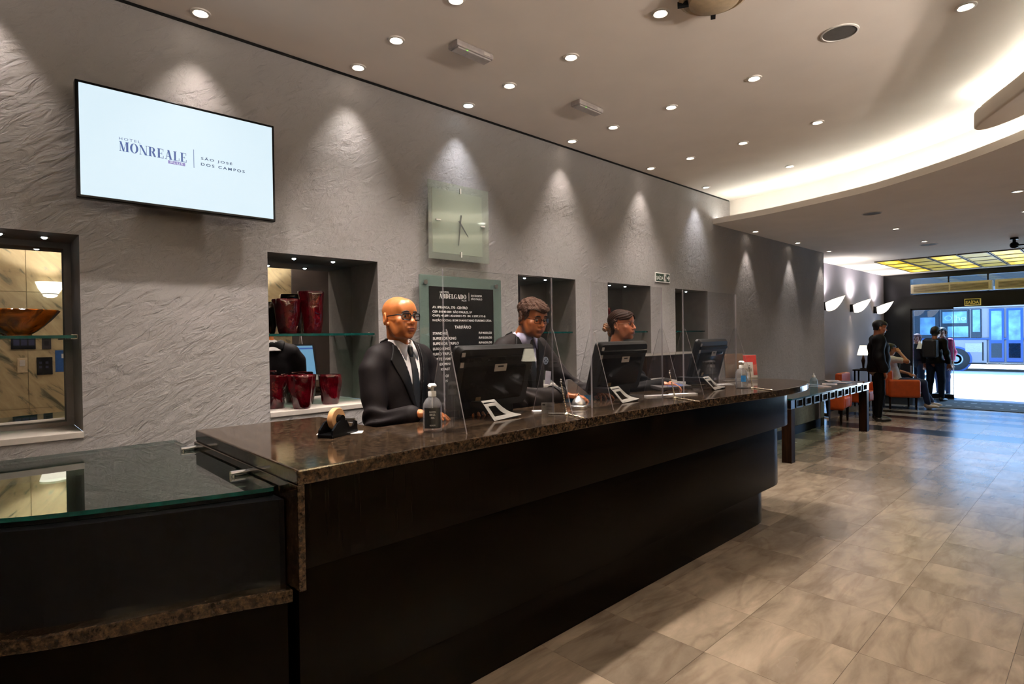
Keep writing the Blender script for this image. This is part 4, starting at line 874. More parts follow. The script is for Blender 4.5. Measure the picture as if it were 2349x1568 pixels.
YEL = M('yellow_print', 'c9b45c', .5, emit='c9b45c', es=.25); DG = M('dark_sign_green', '23301a', .5)
MB().box((16.22, 2.015, 2.125), (16.298, 2.30, 2.275)).build('sign_box', YEL, sg, bevel=.003); MB().box((16.216, 2.03, 2.14), (16.2205, 2.285, 2.26)).build('sign_plate', DG, sg)
text_part('lettering', 'SAÍDA', (16.214, 2.275, 2.155), .235, YEL, sg, h=.09, fat=.02, rot=Matrix.Rotation(-math.pi/2, 4, 'Z'))
mt = thing('door_mat', 'wide dark entrance mat with a pale dashed border', 'mat', (15.2, .5, 0))
MB().box((14.36, -2.0, .0002), (15.95, 2.62, .012)).build('mat_base', M('charcoal_mat', '4b545c', .9, var=.3, scale=80), mt)
b = MB(); rr = random.Random(5)
for xx in (14.75, 15.45):
    y = -1.9
    while y < 2.5: L = rr.choice((.05, .1, .16)); b.box((xx+rr.uniform(-.03, .03), y, .012), (xx+.09, y+L, .0128)); y += L+rr.uniform(.06, .14)
tag(b.build('woven_dash', M('pale_weave', '9aa2a8', .9), mt), kind='stuff')
# ---- bus on the street
bu = thing('city_bus', 'white city bus with blue doors passing outside the entrance', 'bus', (29.2, 1, -.1))
BW = M('white_bus_paint', '777882', .3, var=.05, scale=2); BB = M('blue_bus_paint', '123f80', .3, var=.1); BG = M('dark_bus_glass', '0d1a2a', .05, var=.3); BGL = M('pale_glass_and_reflection', '5a82a8', .3, var=.5, scale=3)
X = 28.0; y0, y1 = -6.0, 6.4
b = MB(); b.box((X, 3.30, .30), (X+2.4, y1, 1.20)); b.box((X, y0, .30), (X+2.4, 2.2, 1.20)); b.box((X, y0, 2.42), (X+2.4, y1, 3.2)); b.box((X+.06, y0, 1.20), (X+2.4, y1, 2.42)); b.box((X+.06, 2.2, .3), (X+2.4, 3.3, 1.2)); b.build('body', BW, bu, bevel=.03)
for (a, c_) in ((3.46, 3.78), (3.82, 4.72), (4.76, 5.6), (5.64, 6.3), (.9, 2.1), (-.4, .8), (-1.7, -.5)): MB().box((X+.02, a, 1.27), (X+.07, c_, 2.38)).build('window', BG, bu, bevel=.02)
for (a, c_, z0, z1) in ((3.86, 4.5, 1.3, 1.72), (3.9, 4.66, 1.85, 2.3), (4.9, 5.4, 1.4, 2.1), (3.5, 3.72, 1.5, 2.35)): MB().box((X+.010, a, z0), (X+.022, c_, z1)).build('painted_window_reflection', BGL, bu)  # pale panels paint blue and white reflections on the windows
text_part('lettering', 'Olho', (X+.006, 4.6, 1.95), .68, M('reflection_toned_print', '8fb4d8', .5), bu, h=.2, rot=Matrix.Rotation(-math.pi/2, 4, 'Z'))  # word kept pale blue to imitate a reflection
for (a, c_) in ((2.80, 3.24), (2.27, 2.74)):
    dr = MB().box((X-.01, a, .36), (X+.05, c_, 2.36)).build('door', BB, bu, bevel=.02)
    for z0, z1 in ((1.18, 2.28), (.52, 1.06)): MB().box((X-.018, a+.07, z0), (X-.008, c_-.07, z1)).build('door_pane', BGL if z0 > 1 else BG, dr)
MB().box((X-.015, y0, 1.20), (X+.03, y1, 1.26)).build('blue_stripe', BB, bu); MB().box((X-.02, y0, .26), (X+.05, y1, .30)).build('skirt_trim', BLACK, bu)
Tw = Matrix.Translation((X, 4.24, .44)) @ Matrix.Rotation(-math.pi/2, 4, 'Y')
MB(Tw).lathe([(.45, -.02), (.50, -.02), (.50, .006), (.44, .006)], n=36).build('wheel_arch', BB, bu, smooth=40)
wl = MB(Tw).lathe([(.2, -.22), (.41, -.22), (.43, -.1), (.43, .03), (.38, .05), (.25, .05), (.23, .02)], n=32).build('wheel', M('tyre_rubber', '15191f', .8), bu, smooth=40)
MB(Tw).lathe([(.24, .02), (.21, .035), (.15, .0), (.09, .03), (0, .035)], n=24).build('hub', M('steel_hub', '8b98a8', .4, metal=.6), wl, smooth=40)
MB().box((X-.008, 3.44, .72), (X, 3.95, 1.06)).build('hatch_panel', M('pale_hatch', '8f929a', .4), bu); MB().box((X-.006, 3.40, .40), (X, 3.44, 1.1)).build('panel_seam', BLACK, bu)
cr = thing('parked_car', 'pale car half hidden behind the glass door outside', 'car', (24.2, 6.0, -.02))
b = MB(); pr_ = [(-2.0, .25), (2.0, .25), (2.05, .62), (1.25, .78), (.75, 1.22), (-.9, 1.25), (-1.5, .82), (-2.05, .74)]
T = RZ(math.pi/2, (24.2, 6.2, 0)); b = MB(T); b.add([(p, -.8, q) for p, q in pr_]+[(p, .8, q) for p, q in pr_], [tuple(range(8)), tuple(range(8, 16))[::-1]]+[(i, 8+i, 8+(i+1) % 8, (i+1) % 8) for i in range(8)]); b.build('car_body', M('pale_car_paint', '9fb0c4', .25), cr, bevel=.06, seg=2, smooth=50)
b = MB(T); b.add([(p, .805, q) for p, q in ((-1.3, .84), (1.1, .84), (.68, 1.17), (-.85, 1.19))], [(0, 1, 2, 3)]); b.build('side_window', BG, cr)
for a in (-1.25, 1.25):
    for s in (-.72, .72): MB(T @ Matrix.Translation((a, s, .30)) @ Matrix.Rotation(math.pi/2, 4, 'X')).lathe([(0, -.1), (.3, -.1), (.32, 0), (.3, .1), (0, .1)], n=20).build('wheel', MATS['tyre_rubber'], cr, smooth=40)
struct('wall_across_street', MB().box((40, -20, -.1), (41, 20, 4.7)), M('far_facade', '3c4044', .8))
# ================================================================ BEHIND THE CAMERA (seen in the mirrors, or added as ceiling light)
def box_thing(name, label, cat, a, b_, mat, extra=()):
    t = thing(name, label, cat, ((a[0]+b_[0])/2, (a[1]+b_[1])/2, a[2])); MB().box(a, b_).build('plate', mat, t, bevel=.003)
    for n_, p, q, m_ in extra: MB().box(p, q).build(n_, m_, t)
    return t
yw = -2.60; DKP = M('black_lift_plate', '0c0d12', .3)
box_thing('lift_indicator', 'black lift indicator with three square windows, mirrored in the left niche', 'lift panel', (.40, yw, 1.505), (.655, yw+.015, 1.66), DKP, [('floor_window', (.425+.078*i, yw+.0152, 1.555), (.485+.078*i, yw+.017, 1.635), M('grey_display', '2d3350', .4) if i == 0 else MATS['grey_display']) for i in range(3)])
box_thing('lift_notice', 'dark grey notice plate, mirrored in the left niche', 'sign', (.72, yw, 1.50), (.82, yw+.012, 1.65), M('dark_grey_plate', '2e2c30', .4), [('plate_window', (.745, yw+.0122, 1.55), (.795, yw+.014, 1.61), DKP)])
box_thing('light_switch', 'cream wall switch mirrored in the left niche', 'switch', (.46, yw, 1.19), (.565, yw+.02, 1.39), M('cream_switch', 'd8c8a8', .4), [('rocker', (.485, yw+.0202, 1.28), (.54, yw+.026, 1.36), WHITE)])
box_thing('lift_call_panel', 'dark call button panel mirrored in the left niche', 'lift panel', (.66, yw, 1.15), (.83, yw+.015, 1.39), DKP, [('call_button', (.685+.07*(i % 2), yw+.0152, 1.24+.06*(i//2)), (.715+.07*(i % 2), yw+.018, 1.27+.06*(i//2)), MATS['grey_display']) for i in range(4)])
box_thing('blue_notice', 'blue printed notice mirrored at the edge of the left niche', 'sign', (.86, yw, 1.18), (1.04, yw+.006, 1.48), M('blue_notice_print', '22508e', .5), [('white_mark', (.93, yw+.0062, 1.37), (1.0, yw+.007, 1.43), WHITE)])
OPAL = M('opal_glass', 'e8e4d4', .4, emit=(1, .95, .78), es=2.2)
def bowl_sconce(x, z, label, power):
    t = thing('bowl_sconce', label, 'wall lamp', (x, yw, z), 'opal bowl sconces on the marble wall')
    pf = [(.035, -.10), (.07, -.085), (.085, -.06)]; MB().lathe(pf[::1], (x, yw+.15, z), 20).build('lower_dome', OPAL, t, smooth=60)
    MB().lathe([(.088, -.055), (.088, -.045)], (x, yw+.15, z), 20).build('metal_band', BRUSHED, t); MB().lathe([(.09, -.045), (.13, .02), (.16, .11)], (x, yw+.15, z), 24).build('upper_bowl', OPAL, t, smooth=60)
    MB().box((x-.03, yw, z-.06), (x+.03, yw+.10, z)).build('wall_bracket', BRUSHED, t); spot(t, (x, yw+.15, z+.13), power, 150, (1, .88, .78), .8, .06, (0, .3, 1))
bowl_sconce(.81, 2.30, 'white bowl sconce mirrored in the left niche', 400)
for x, w_ in ((-1.6, 'farthest from the street'), (2.2, 'second nearest the street'), (3.3, 'nearest the street')): bowl_sconce(x, 2.15, 'added unseen bowl sconce lighting the ceiling, '+w_, 1300)  # uplights added out of view to brighten the ceiling
lt = thing('lamp_table', 'small dark table with a lamp opposite the counter', 'table', (6.5, -2.2, 0))
MB().lathe([(.2, .86), (.2, .88), (0, .88)], (6.5, -2.2, 0), 20).tube([(6.5, -2.2, 0), (6.5, -2.2, .86)], .03, 10).lathe([(.15, 0), (.15, .02), (.03, .03)], (6.5, -2.2, 0), 20).build('pedestal', WENGE, lt, smooth=40)
table_lamp(6.5, -2.2, .881, 'cream shaded table lamp reflected in the acrylic shield', 4, .8)
# ================================================================ PEOPLE
class Sdf:
    """soft-blended distance field on a grid, turned into one surface"""
    def __init__(s): s.p = []; s.T = Matrix.Identity(4)
    def frame(s, T): s.T = T; return s
    def _q(s, v): return np.array((s.T @ Vector(v))[:], dtype=np.float64)
    def e(s, c, r, k=.02, rot=None, sub=False):
        R = s.T.to_3x3() @ (rot.to_3x3() if rot is not None else Matrix.Identity(3))
        r = (r, r, r) if not isinstance(r, (tuple, list)) else r
        s.p.append(('e', s._q(c), np.array(r, float), np.array(R), k, sub)); return s
    def c(s, a, b, ra, rb=None, k=.02, sub=False):
        s.p.append(('c', s._q(a), s._q(b), ra, ra if rb is None else rb, k, sub)); return s
    def chain(s, pts, rs, k=.02):
        for i in range(len(pts)-1): s.c(pts[i], pts[i+1], rs[i], rs[i+1], k)
        return s
    def b(s, c, h, rd=.005, k=.01, rot=None, sub=False):
        R = s.T.to_3x3() @ (rot.to_3x3() if rot is not None else Matrix.Identity(3))
        s.p.append(('b', s._q(c), np.array(h, float), np.array(R), k, sub, rd)); return s
    def field(s, G, grow=0.0):
        f = np.full(G.n, .5, np.float32)
        for p in s.p:
            k, sub = (p[4], p[5]) if p[0] != 'c' else (p[5], p[6])
            if p[0] == 'c': lo = np.minimum(p[1]-p[3], p[2]-p[4]); hi = np.maximum(p[1]+p[3], p[2]+p[4])
            else: m = (p[2].max() if p[0] == 'e' else np.linalg.norm(p[2])+p[6]); lo, hi = p[1]-m, p[1]+m
            m = k+4*G.h+max(grow, 0)*1.2+.012; sl = G.slices(lo-m, hi+m)
            if sl is None: continue
            X, Y, Z = G.x[sl[0]][:, None, None], G.y[sl[1]][None, :, None], G.z[sl[2]][None, None, :]
            if p[0] == 'c':
                a, b, ra, rb = p[1:5]; d = b-a; L = max(1e-9, d @ d)
                t = np.clip(((X-a[0])*d[0]+(Y-a[1])*d[1]+(Z-a[2])*d[2])/L, 0, 1)
                v = np.sqrt((X-a[0]-t*d[0])**2+(Y-a[1]-t*d[1])**2+(Z-a[2]-t*d[2])**2)-(ra+(rb-ra)*t)
            else:
                c, r, R = p[1:4]; u = [(X-c[0])*R[0, i]+(Y-c[1])*R[1, i]+(Z-c[2])*R[2, i] for i in range(3)]
                if p[0] == 'e':
                    k0 = np.sqrt(sum((u[i]/r[i])**2 for i in range(3))); k1 = np.sqrt(sum((u[i]/r[i]**2)**2 for i in range(3)))+1e-9
                    v = k0*(k0-1)/k1
                else:
                    q = [np.abs(u[i])-r[i] for i in range(3)]
                    v = np.sqrt(sum(np.maximum(w, 0)**2 for w in q))+np.minimum(np.maximum(np.maximum(q[0], q[1]), q[2]), 0)-p[6]
            v = v.astype(np.float32); o = f[sl]
            if sub: v = -v; h = np.maximum(k-np.abs(o-v), 0)/max(k, 1e-6); f[sl] = np.maximum(o, v)+h*h*k/4
            else: h = np.maximum(k-np.abs(o-v), 0)/max(k, 1e-6); f[sl] = np.minimum(o, v)-h*h*k/4
        return f-grow
class Grid:
    def __init__(s, lo, hi, h):
        s.h = h; s.lo = np.array(lo, float); s.n = tuple(int(math.ceil((hi[i]-lo[i])/h))+1 for i in range(3))
        s.x, s.y, s.z = [s.lo[i]+h*np.arange(s.n[i]) for i in range(3)]
    def slices(s, lo, hi):
        o = []
        for i in range(3):
            a = int(max(0, math.floor((lo[i]-s.lo[i])/s.h))); b = int(min(s.n[i], math.ceil((hi[i]-s.lo[i])/s.h)+1))
            if b-a < 1: return None
            o.append(slice(a, b))
        return tuple(o)
    def xyz(s, T=None):
        X, Y, Z = np.meshgrid(s.x, s.y, s.z, indexing='ij')
        if T is None: return X, Y, Z
        M_ = np.array(T.inverted()); return [M_[i, 0]*X+M_[i, 1]*Y+M_[i, 2]*Z+M_[i, 3] for i in range(3)]
def surface(G, f):
    """naive surface nets -> verts, quads"""
    s = f < 0; n = f.shape
    def cor(i, j, k): return (slice(i, n[0]-1+i), slice(j, n[1]-1+j), slice(k, n[2]-1+k))
    C = [(i, j, k) for i in (0, 1) for j in (0, 1) for k in (0, 1)]
    cnt = sum(s[cor(*c)].astype(np.int8) for c in C); act = (cnt > 0) & (cnt < 8)
    idx = np.argwhere(act); vid = np.full(act.shape, -1, np.int64); vid[act] = np.arange(len(idx))
    V = {c: f[idx[:, 0]+c[0], idx[:, 1]+c[1], idx[:, 2]+c[2]].astype(np.float64) for c in C}
    acc = np.zeros((len(idx), 3)); num = np.zeros(len(idx))
    for a in C:
        for ax in range(3):
            if a[ax]: continue
            b = list(a); b[ax] = 1; b = tuple(b); va, vb = V[a], V[b]; m = (va < 0) != (vb < 0)
            t = np.where(m, va/np.where(m, va-vb, 1), 0)
            for q in range(3): acc[:, q] += np.where(m, a[q]+(t if q == ax else 0), 0)
            num += m
    verts = G.lo+G.h*(idx+acc/num[:, None]); F = []
    for ax in range(3):
        u, v = (ax+1) % 3, (ax+2) % 3
        lo = [slice(1, n[q]-1) for q in range(3)]; lo[ax] = slice(0, n[ax]-1); hi = list(lo); hi[ax] = slice(1, n[ax])
        sa, sb = s[tuple(lo)], s[tuple(hi)]
        for flip in (False, True):
            e = np.argwhere((sa & ~sb) if not flip else (~sa & sb))
            if not len(e): continue
            base = e.copy(); base[:, u] += 1; base[:, v] += 1
            def g(du, dv): q = base.copy(); q[:, u] -= du; q[:, v] -= dv; return vid[q[:, 0], q[:, 1], q[:, 2]]
            quad = np.stack([g(1, 1), g(0, 1), g(0, 0), g(1, 0)], 1); F.append(quad[:, ::-1] if flip else quad)
    F = np.concatenate(F) if F else np.zeros((0, 4), int); F = F[(F >= 0).all(1)]
    return verts, F
def smooth_verts(v, F, it=1, lam=.5):
    e = np.concatenate([F[:, [0, 1]], F[:, [1, 2]], F[:, [2, 3]], F[:, [3, 0]]]); e = np.concatenate([e, e[:, ::-1]])
    for _ in range(it):
        s = np.zeros_like(v); np.add.at(s, e[:, 0], v[e[:, 1]]); c = np.bincount(e[:, 0], minlength=len(v))[:, None]; v = v+lam*(s/np.maximum(c, 1)-v)
    return v
def mk(name, parts, mat, T, parent, colf=None):
    """parts: (verts, quads) lists joined as one mesh; placed by T in the world"""
    vs = []; fs = []; o = 0
    for v, F in parts: vs.append(v); fs.append(F+o); o += len(v)
    v = np.concatenate(vs); F = np.concatenate(fs); me = bpy.data.meshes.new(name)
    me.vertices.add(len(v)); me.loops.add(4*len(F)); me.polygons.add(len(F))
    M_ = np.array(T); w_ = v @ M_[:3, :3].T+M_[:3, 3]-np.array(WL.get(parent.name, Vector((0, 0, 0))))
    me.vertices.foreach_set('co', w_.astype(np.float32).ravel()); me.loops.foreach_set('vertex_index', F.ravel().astype(np.int32))
    me.polygons.foreach_set('loop_start', np.arange(0, 4*len(F), 4, dtype=np.int32)); me.polygons.foreach_set('use_smooth', np.ones(len(F), bool))
    me.update(calc_edges=True); me.validate()
    if colf is not None:
        c = np.ones((len(v), 4), np.float32); c[:, :3] = colf(v); a = me.color_attributes.new('Col', 'FLOAT_COLOR', 'POINT'); a.data.foreach_set('color', c.ravel())
    me.materials.append(mat); return link(name, me, parent)
SKIN = vcol('warm_skin', .36, .08, .12, 260); SUIT = M('black_suit_wool', (.0075, .0055, .006), .62, var=.2, scale=60, bump=.05, bscale=300, spec=.1); SUITB = M('charcoal_suit_wool', (.013, .010, .010), .62, var=.2, scale=60, bump=.05, bscale=300, spec=.1)
LAPEL = M('black_satin_lapel', (.004, .0035, .004), .5, var=.1, spec=.15); SHIRT = M('white_cotton_shirt', 'd9d2cf', .7, var=.03); SHIRTB = M('lilac_white_shirt', 'b9b4cf', .7, var=.03); TIE = M('black_tie', '0a090b', .5, var=.2); SHOE = M('black_shoe_leather', '0a0909', .3)
EYEW = M('eye_white', '9d948c', .2, var=.02); IRIS = M('dark_iris', '120a06', .1); BROW = M('dark_brow_hair', '120c09', .8); FRAMEM = M('black_spectacle_frame', '08080a', .2); WIRE = M('thin_metal_frame', '8f8680', .25, metal=1)
LENSM = sheet('spectacle_lens', (.95, .96, .97), 1.5, 0)
def HV(x, y, z): return Vector((x, y, z))
def head_sdf(S_, H, w=1.0, jaw=1.0, female=False, nose=1.0, full=1.0):
    """head frame H: +x its left, -y face, +z up; origin between the ears; about .235 high"""
    S_.frame(H)
    S_.e((0, .012, .042), (.076*w, .096, .080), .03); S_.e((0, -.028, -.028), (.060*w, .066, .082), .04)
    S_.e((0, -.040, -.075), (.046*w*jaw, .046, .036), .03); S_.e((0, -.082, -.101), (.020*jaw, .016, .016), .025)
    for s in (-1, 1):
        S_.c((s*.052*w*full, -.004, -.030), (s*.038*w*jaw, -.035, -.085), .018, .018, .03)
        S_.e((s*.043*w, -.066, -.022), (.024*full, .020, .020), .025); S_.e((s*.030*w, -.072, -.055), (.022*full, .018, .026), .025)
    S_.c((-.036*w, -.083, .030), (.036*w, -.083, .030), .012, .012, .02); S_.e((0, -.060, .055), (.056*w, .04, .045), .03)
    for s in (-1, 1): S_.e((s*.033*w, -.102, .006), (.019, .013, .012), .012, sub=True)
    for s in (-1, 1):
        S_.e((s*.032*w, -.0795, .006), (.0150, .0125, .0125), .004)
        S_.c((s*.018*w, -.090, .013), (s*.046*w, -.083, .012), .0036, .0032, .006); S_.c((s*.019*w, -.089, -.003), (s*.045*w, -.083, -.001), .0030, .0030, .006)
    S_.c((0, -.092, .016), (0, -.112*1.0, -.026), .0085*nose, .0120*nose, .010); S_.e((0, -.113, -.030), (.0125*nose, .012, .011*nose), .008)
    for s in (-1, 1): S_.e((s*.0145*nose, -.100, -.034), (.0085*nose, .011, .008), .007)
    for s in (-1, 1): S_.e((s*.007*nose, -.111, -.043), (.0035, .005, .003), .003, sub=True)
    for s in (-1, 1): S_.e((s*.0325*w, -.098, .0050), (.0140, .0175, .0040), .0025, sub=True)
    S_.e((0, -.092, -.058), (.026, .016, .016), .016)
    S_.e((0, -.1035, -.0605), (.0215, .0085, .0058), .006); S_.e((0, -.1015, -.0715), (.0195, .0090, .0070), .006); S_.e((0, -.113, -.0655), (.0215, .0095, .0014), .003, sub=True)
    S_.e((0, -.098, -.0835), (.018, .006, .004), .008, sub=True)
    for s in (-1, 1):
        R = Matrix.Rotation(s*.55, 4, 'Z') @ Matrix.Rotation(-.18, 4, 'X')
        S_.e((s*.086*w, .014, -.006), (.0105, .025, .036), .008, R); S_.e((s*.097*w, .008, .0), (.006, .013, .021), .005, R, sub=True); S_.e((s*.080*w, .001, -.036), (.007, .010, .011), .006)
    return S_
def skin_col(H, base, lip, beard=None, brow_dark=1):
    Hi = np.array(H.inverted()); b = np.array(lin(base)[:3]); lp = np.array(lin(lip)[:3])
    def f(v):
        q = v @ Hi[:3, :3].T+Hi[:3, 3]; c = np.tile(b, (len(v), 1)); x, y, z = q.T
        def g(cx, cy, cz, rx, ry, rz): return np.exp(-(((x-cx)/rx)**2+((y-cy)/ry)**2+((z-cz)/rz)**2))
        m = np.clip(1.6*(g(0, -.108, -.0605, .019, .012, .0055)+g(0, -.107, -.0715, .017, .012, .006)), 0, 1)[:, None]
        red = (g(.045, -.07, -.025, .03, .04, .025)+g(-.045, -.07, -.025, .03, .04, .025)+g(0, -.115, -.03, .015, .02, .015))[:, None]
        c = c*(1+red*np.array([.10, -.04, -.05])); c = c*(1-m)+lp*m
        d = (g(0, -.12, -.0655, .02, .02, .0016))[:, None]; c = c*(1-.6*d)
        if beard is not None:
            bm = np.clip(np.where((z < -.045) & (y < .02), np.clip((-.045-z)/.02, 0, 1), 0)*(1-m[:, 0]), 0, 1)[:, None]*beard; c = c*(1-bm)+c*np.array([.45, .42, .45])*bm
        return c
    return f
def eyes(parent, T, H, w=1.0, brow=.0055, look=(0, 0), iris=None):
    for s in (-1, 1):
        c = (s*.0325*w, -.0822, .0052)
        e_ = MB(T @ H).ball(c, (.0122, .0122, .0118), 18).build('eye', EYEW, parent, smooth=80)
        MB(T @ H).ball((c[0]+look[0]*.003, c[1]-.0080, c[2]-.0006+look[1]*.004), (.0070, .0046, .0070), 14).build('iris', iris or IRIS, e_, smooth=80)
        if brow:
            pts = [(s*.014*w, -.1020, .0290), (s*.026*w, -.1015, .0315), (s*.040*w, -.0980, .0305), (s*.053*w, -.0870, .0250)]
            MB(T @ H).tube(pts, [brow*.8, brow, brow*.9, brow*.4], 8).build('eyebrow', BROW, parent, smooth=70)
def glasses(parent, T, H, w=1.0, mat=None, thick=.0022, rx=.0265, rz=.017, rnd=False, tint=None):
    g = bpy.data.objects.new('spectacles', None); COL.objects.link(g); g.parent = parent; WL[g.name] = WL[parent.name]
    A = T @ H; yf = -.110
    for s in (-1, 1):
        cx_ = s*.034*w; P = []
        for i in range(28):
            a = 2*math.pi*i/28; p = (2.0 if rnd else 4.5); ca, sa = math.cos(a), math.sin(a)
            P.append((cx_+rx*math.copysign(abs(ca)**(2/p), ca), yf+.010*abs((cx_+rx*ca)/.06)**2, .002+rz*math.copysign(abs(sa)**(2/p), sa)))
        MB(A).tube(P, thick, 6, closed=True).build('rim', mat, g, smooth=60)
        MB(A).add(P, [tuple(range(28)) if s > 0 else tuple(range(28))]).build('lens', LENSM, g)
        MB(A).tube([(cx_+s*rx, yf+.012, .010), (s*.077*w, -.085, .011), (s*.083*w, -.01, .008), (s*.083*w, .012, .004)], thick*.95, 6).build('temple', mat, g, smooth=60)
    MB(A).tube([(-.034*w+rx, yf, .006), (0, yf-.004, .010), (.034*w-rx, yf, .006)], thick, 6).build('bridge', mat, g, smooth=60)
    return g
def hand_sdf(S_, Hd, curl=.35, side=1, spread=1.0):
    """hand frame: origin wrist, +y along fingers, +z back of hand, thumb towards +x*side"""
    S_.frame(Hd); s = side
    S_.c((0, -.03, 0), (0, .012, 0), .026, .025, .012); S_.b((0, .050, -.001), (.028, .036, .006), .009, .012)
    for i, (bx, L, r) in enumerate(((.030, .074, .0086), (.010, .082, .0088), (-.010, .077, .0084), (-.029, .060, .0075))):
        p = HV(s*bx, .088-(.006 if i == 3 else 0)-(.003 if i == 0 else 0), .002); an = .10; pts = [p]; dx = s*(bx*.9)*spread
        for q, fr in enumerate((.44, .30, .26)):
            an += curl*(.55, 1.0, .8)[q]; pts.append(pts[-1]+HV(dx*fr, L*fr*math.cos(an), -L*fr*math.sin(an)))
        S_.chain(pts, [r*1.08, r, r*.92, r*.8], .006)
    S_.chain([HV(s*.020, .020, -.006), HV(s*.042, .046, -.012), HV(s*.050, .074, -.018), HV(s*.050, .097, -.024)], [.015, .0115, .0098, .0080], .010)
    return S_
def placeH(head_c, yaw_, pitch, roll=0.0):
    return Matrix.Translation(head_c) @ Matrix.Rotation(yaw_, 4, 'Z') @ Matrix.Rotation(pitch, 4, 'X') @ Matrix.Rotation(roll, 4, 'Y')
def torso_sdf(S_, h, bulk=1.0, sh=.185, lean=0.0):
    k = h/1.76; S_.frame(Matrix.Identity(4)); L = lambda z: -lean*max(0, z-.95)
    S_.e((0, L(1.28)+.0, 1.27*k), (.165*bulk, .112*bulk, .24*k), .05); S_.e((0, L(1.08)-.012, 1.06*k), (.155*bulk, .118*bulk, .20*k), .05); S_.e((0, 0, .92*k), (.168*bulk, .122*bulk, .15*k), .05)
    S_.c((-sh*.82, L(1.43)+.01, 1.425*k), (sh*.82, L(1.43)+.01, 1.425*k), .062, .062, .05)
    for s in (-1, 1): S_.c((0, L(1.5)+.02, 1.50*k), (s*sh*.8, L(1.45)+.012, 1.455*k), .050, .040, .04)
    return S_
def arm(S_, a, e, w, r=(.056, .045, .034), k=.03): return S_.frame(Matrix.Identity(4)).chain([HV(*a), HV(*e), HV(*w)], r, k)
def poly2(X, Z, P):
    """signed distance-like of a convex polygon in x,z"""
    d = None; n = len(P); ar = sum(P[i][0]*P[(i+1) % n][1]-P[(i+1) % n][0]*P[i][1] for i in range(n)); P = P if ar > 0 else P[::-1]
    for i in range(n):
        (x0, z0), (x1, z1) = P[i], P[(i+1) % n]; L = math.hypot(x1-x0, z1-z0); q = ((x1-x0)*(-(Z-z0))+(z1-z0)*(X-x0))/L; d = q if d is None else np.maximum(d, q)
    return d
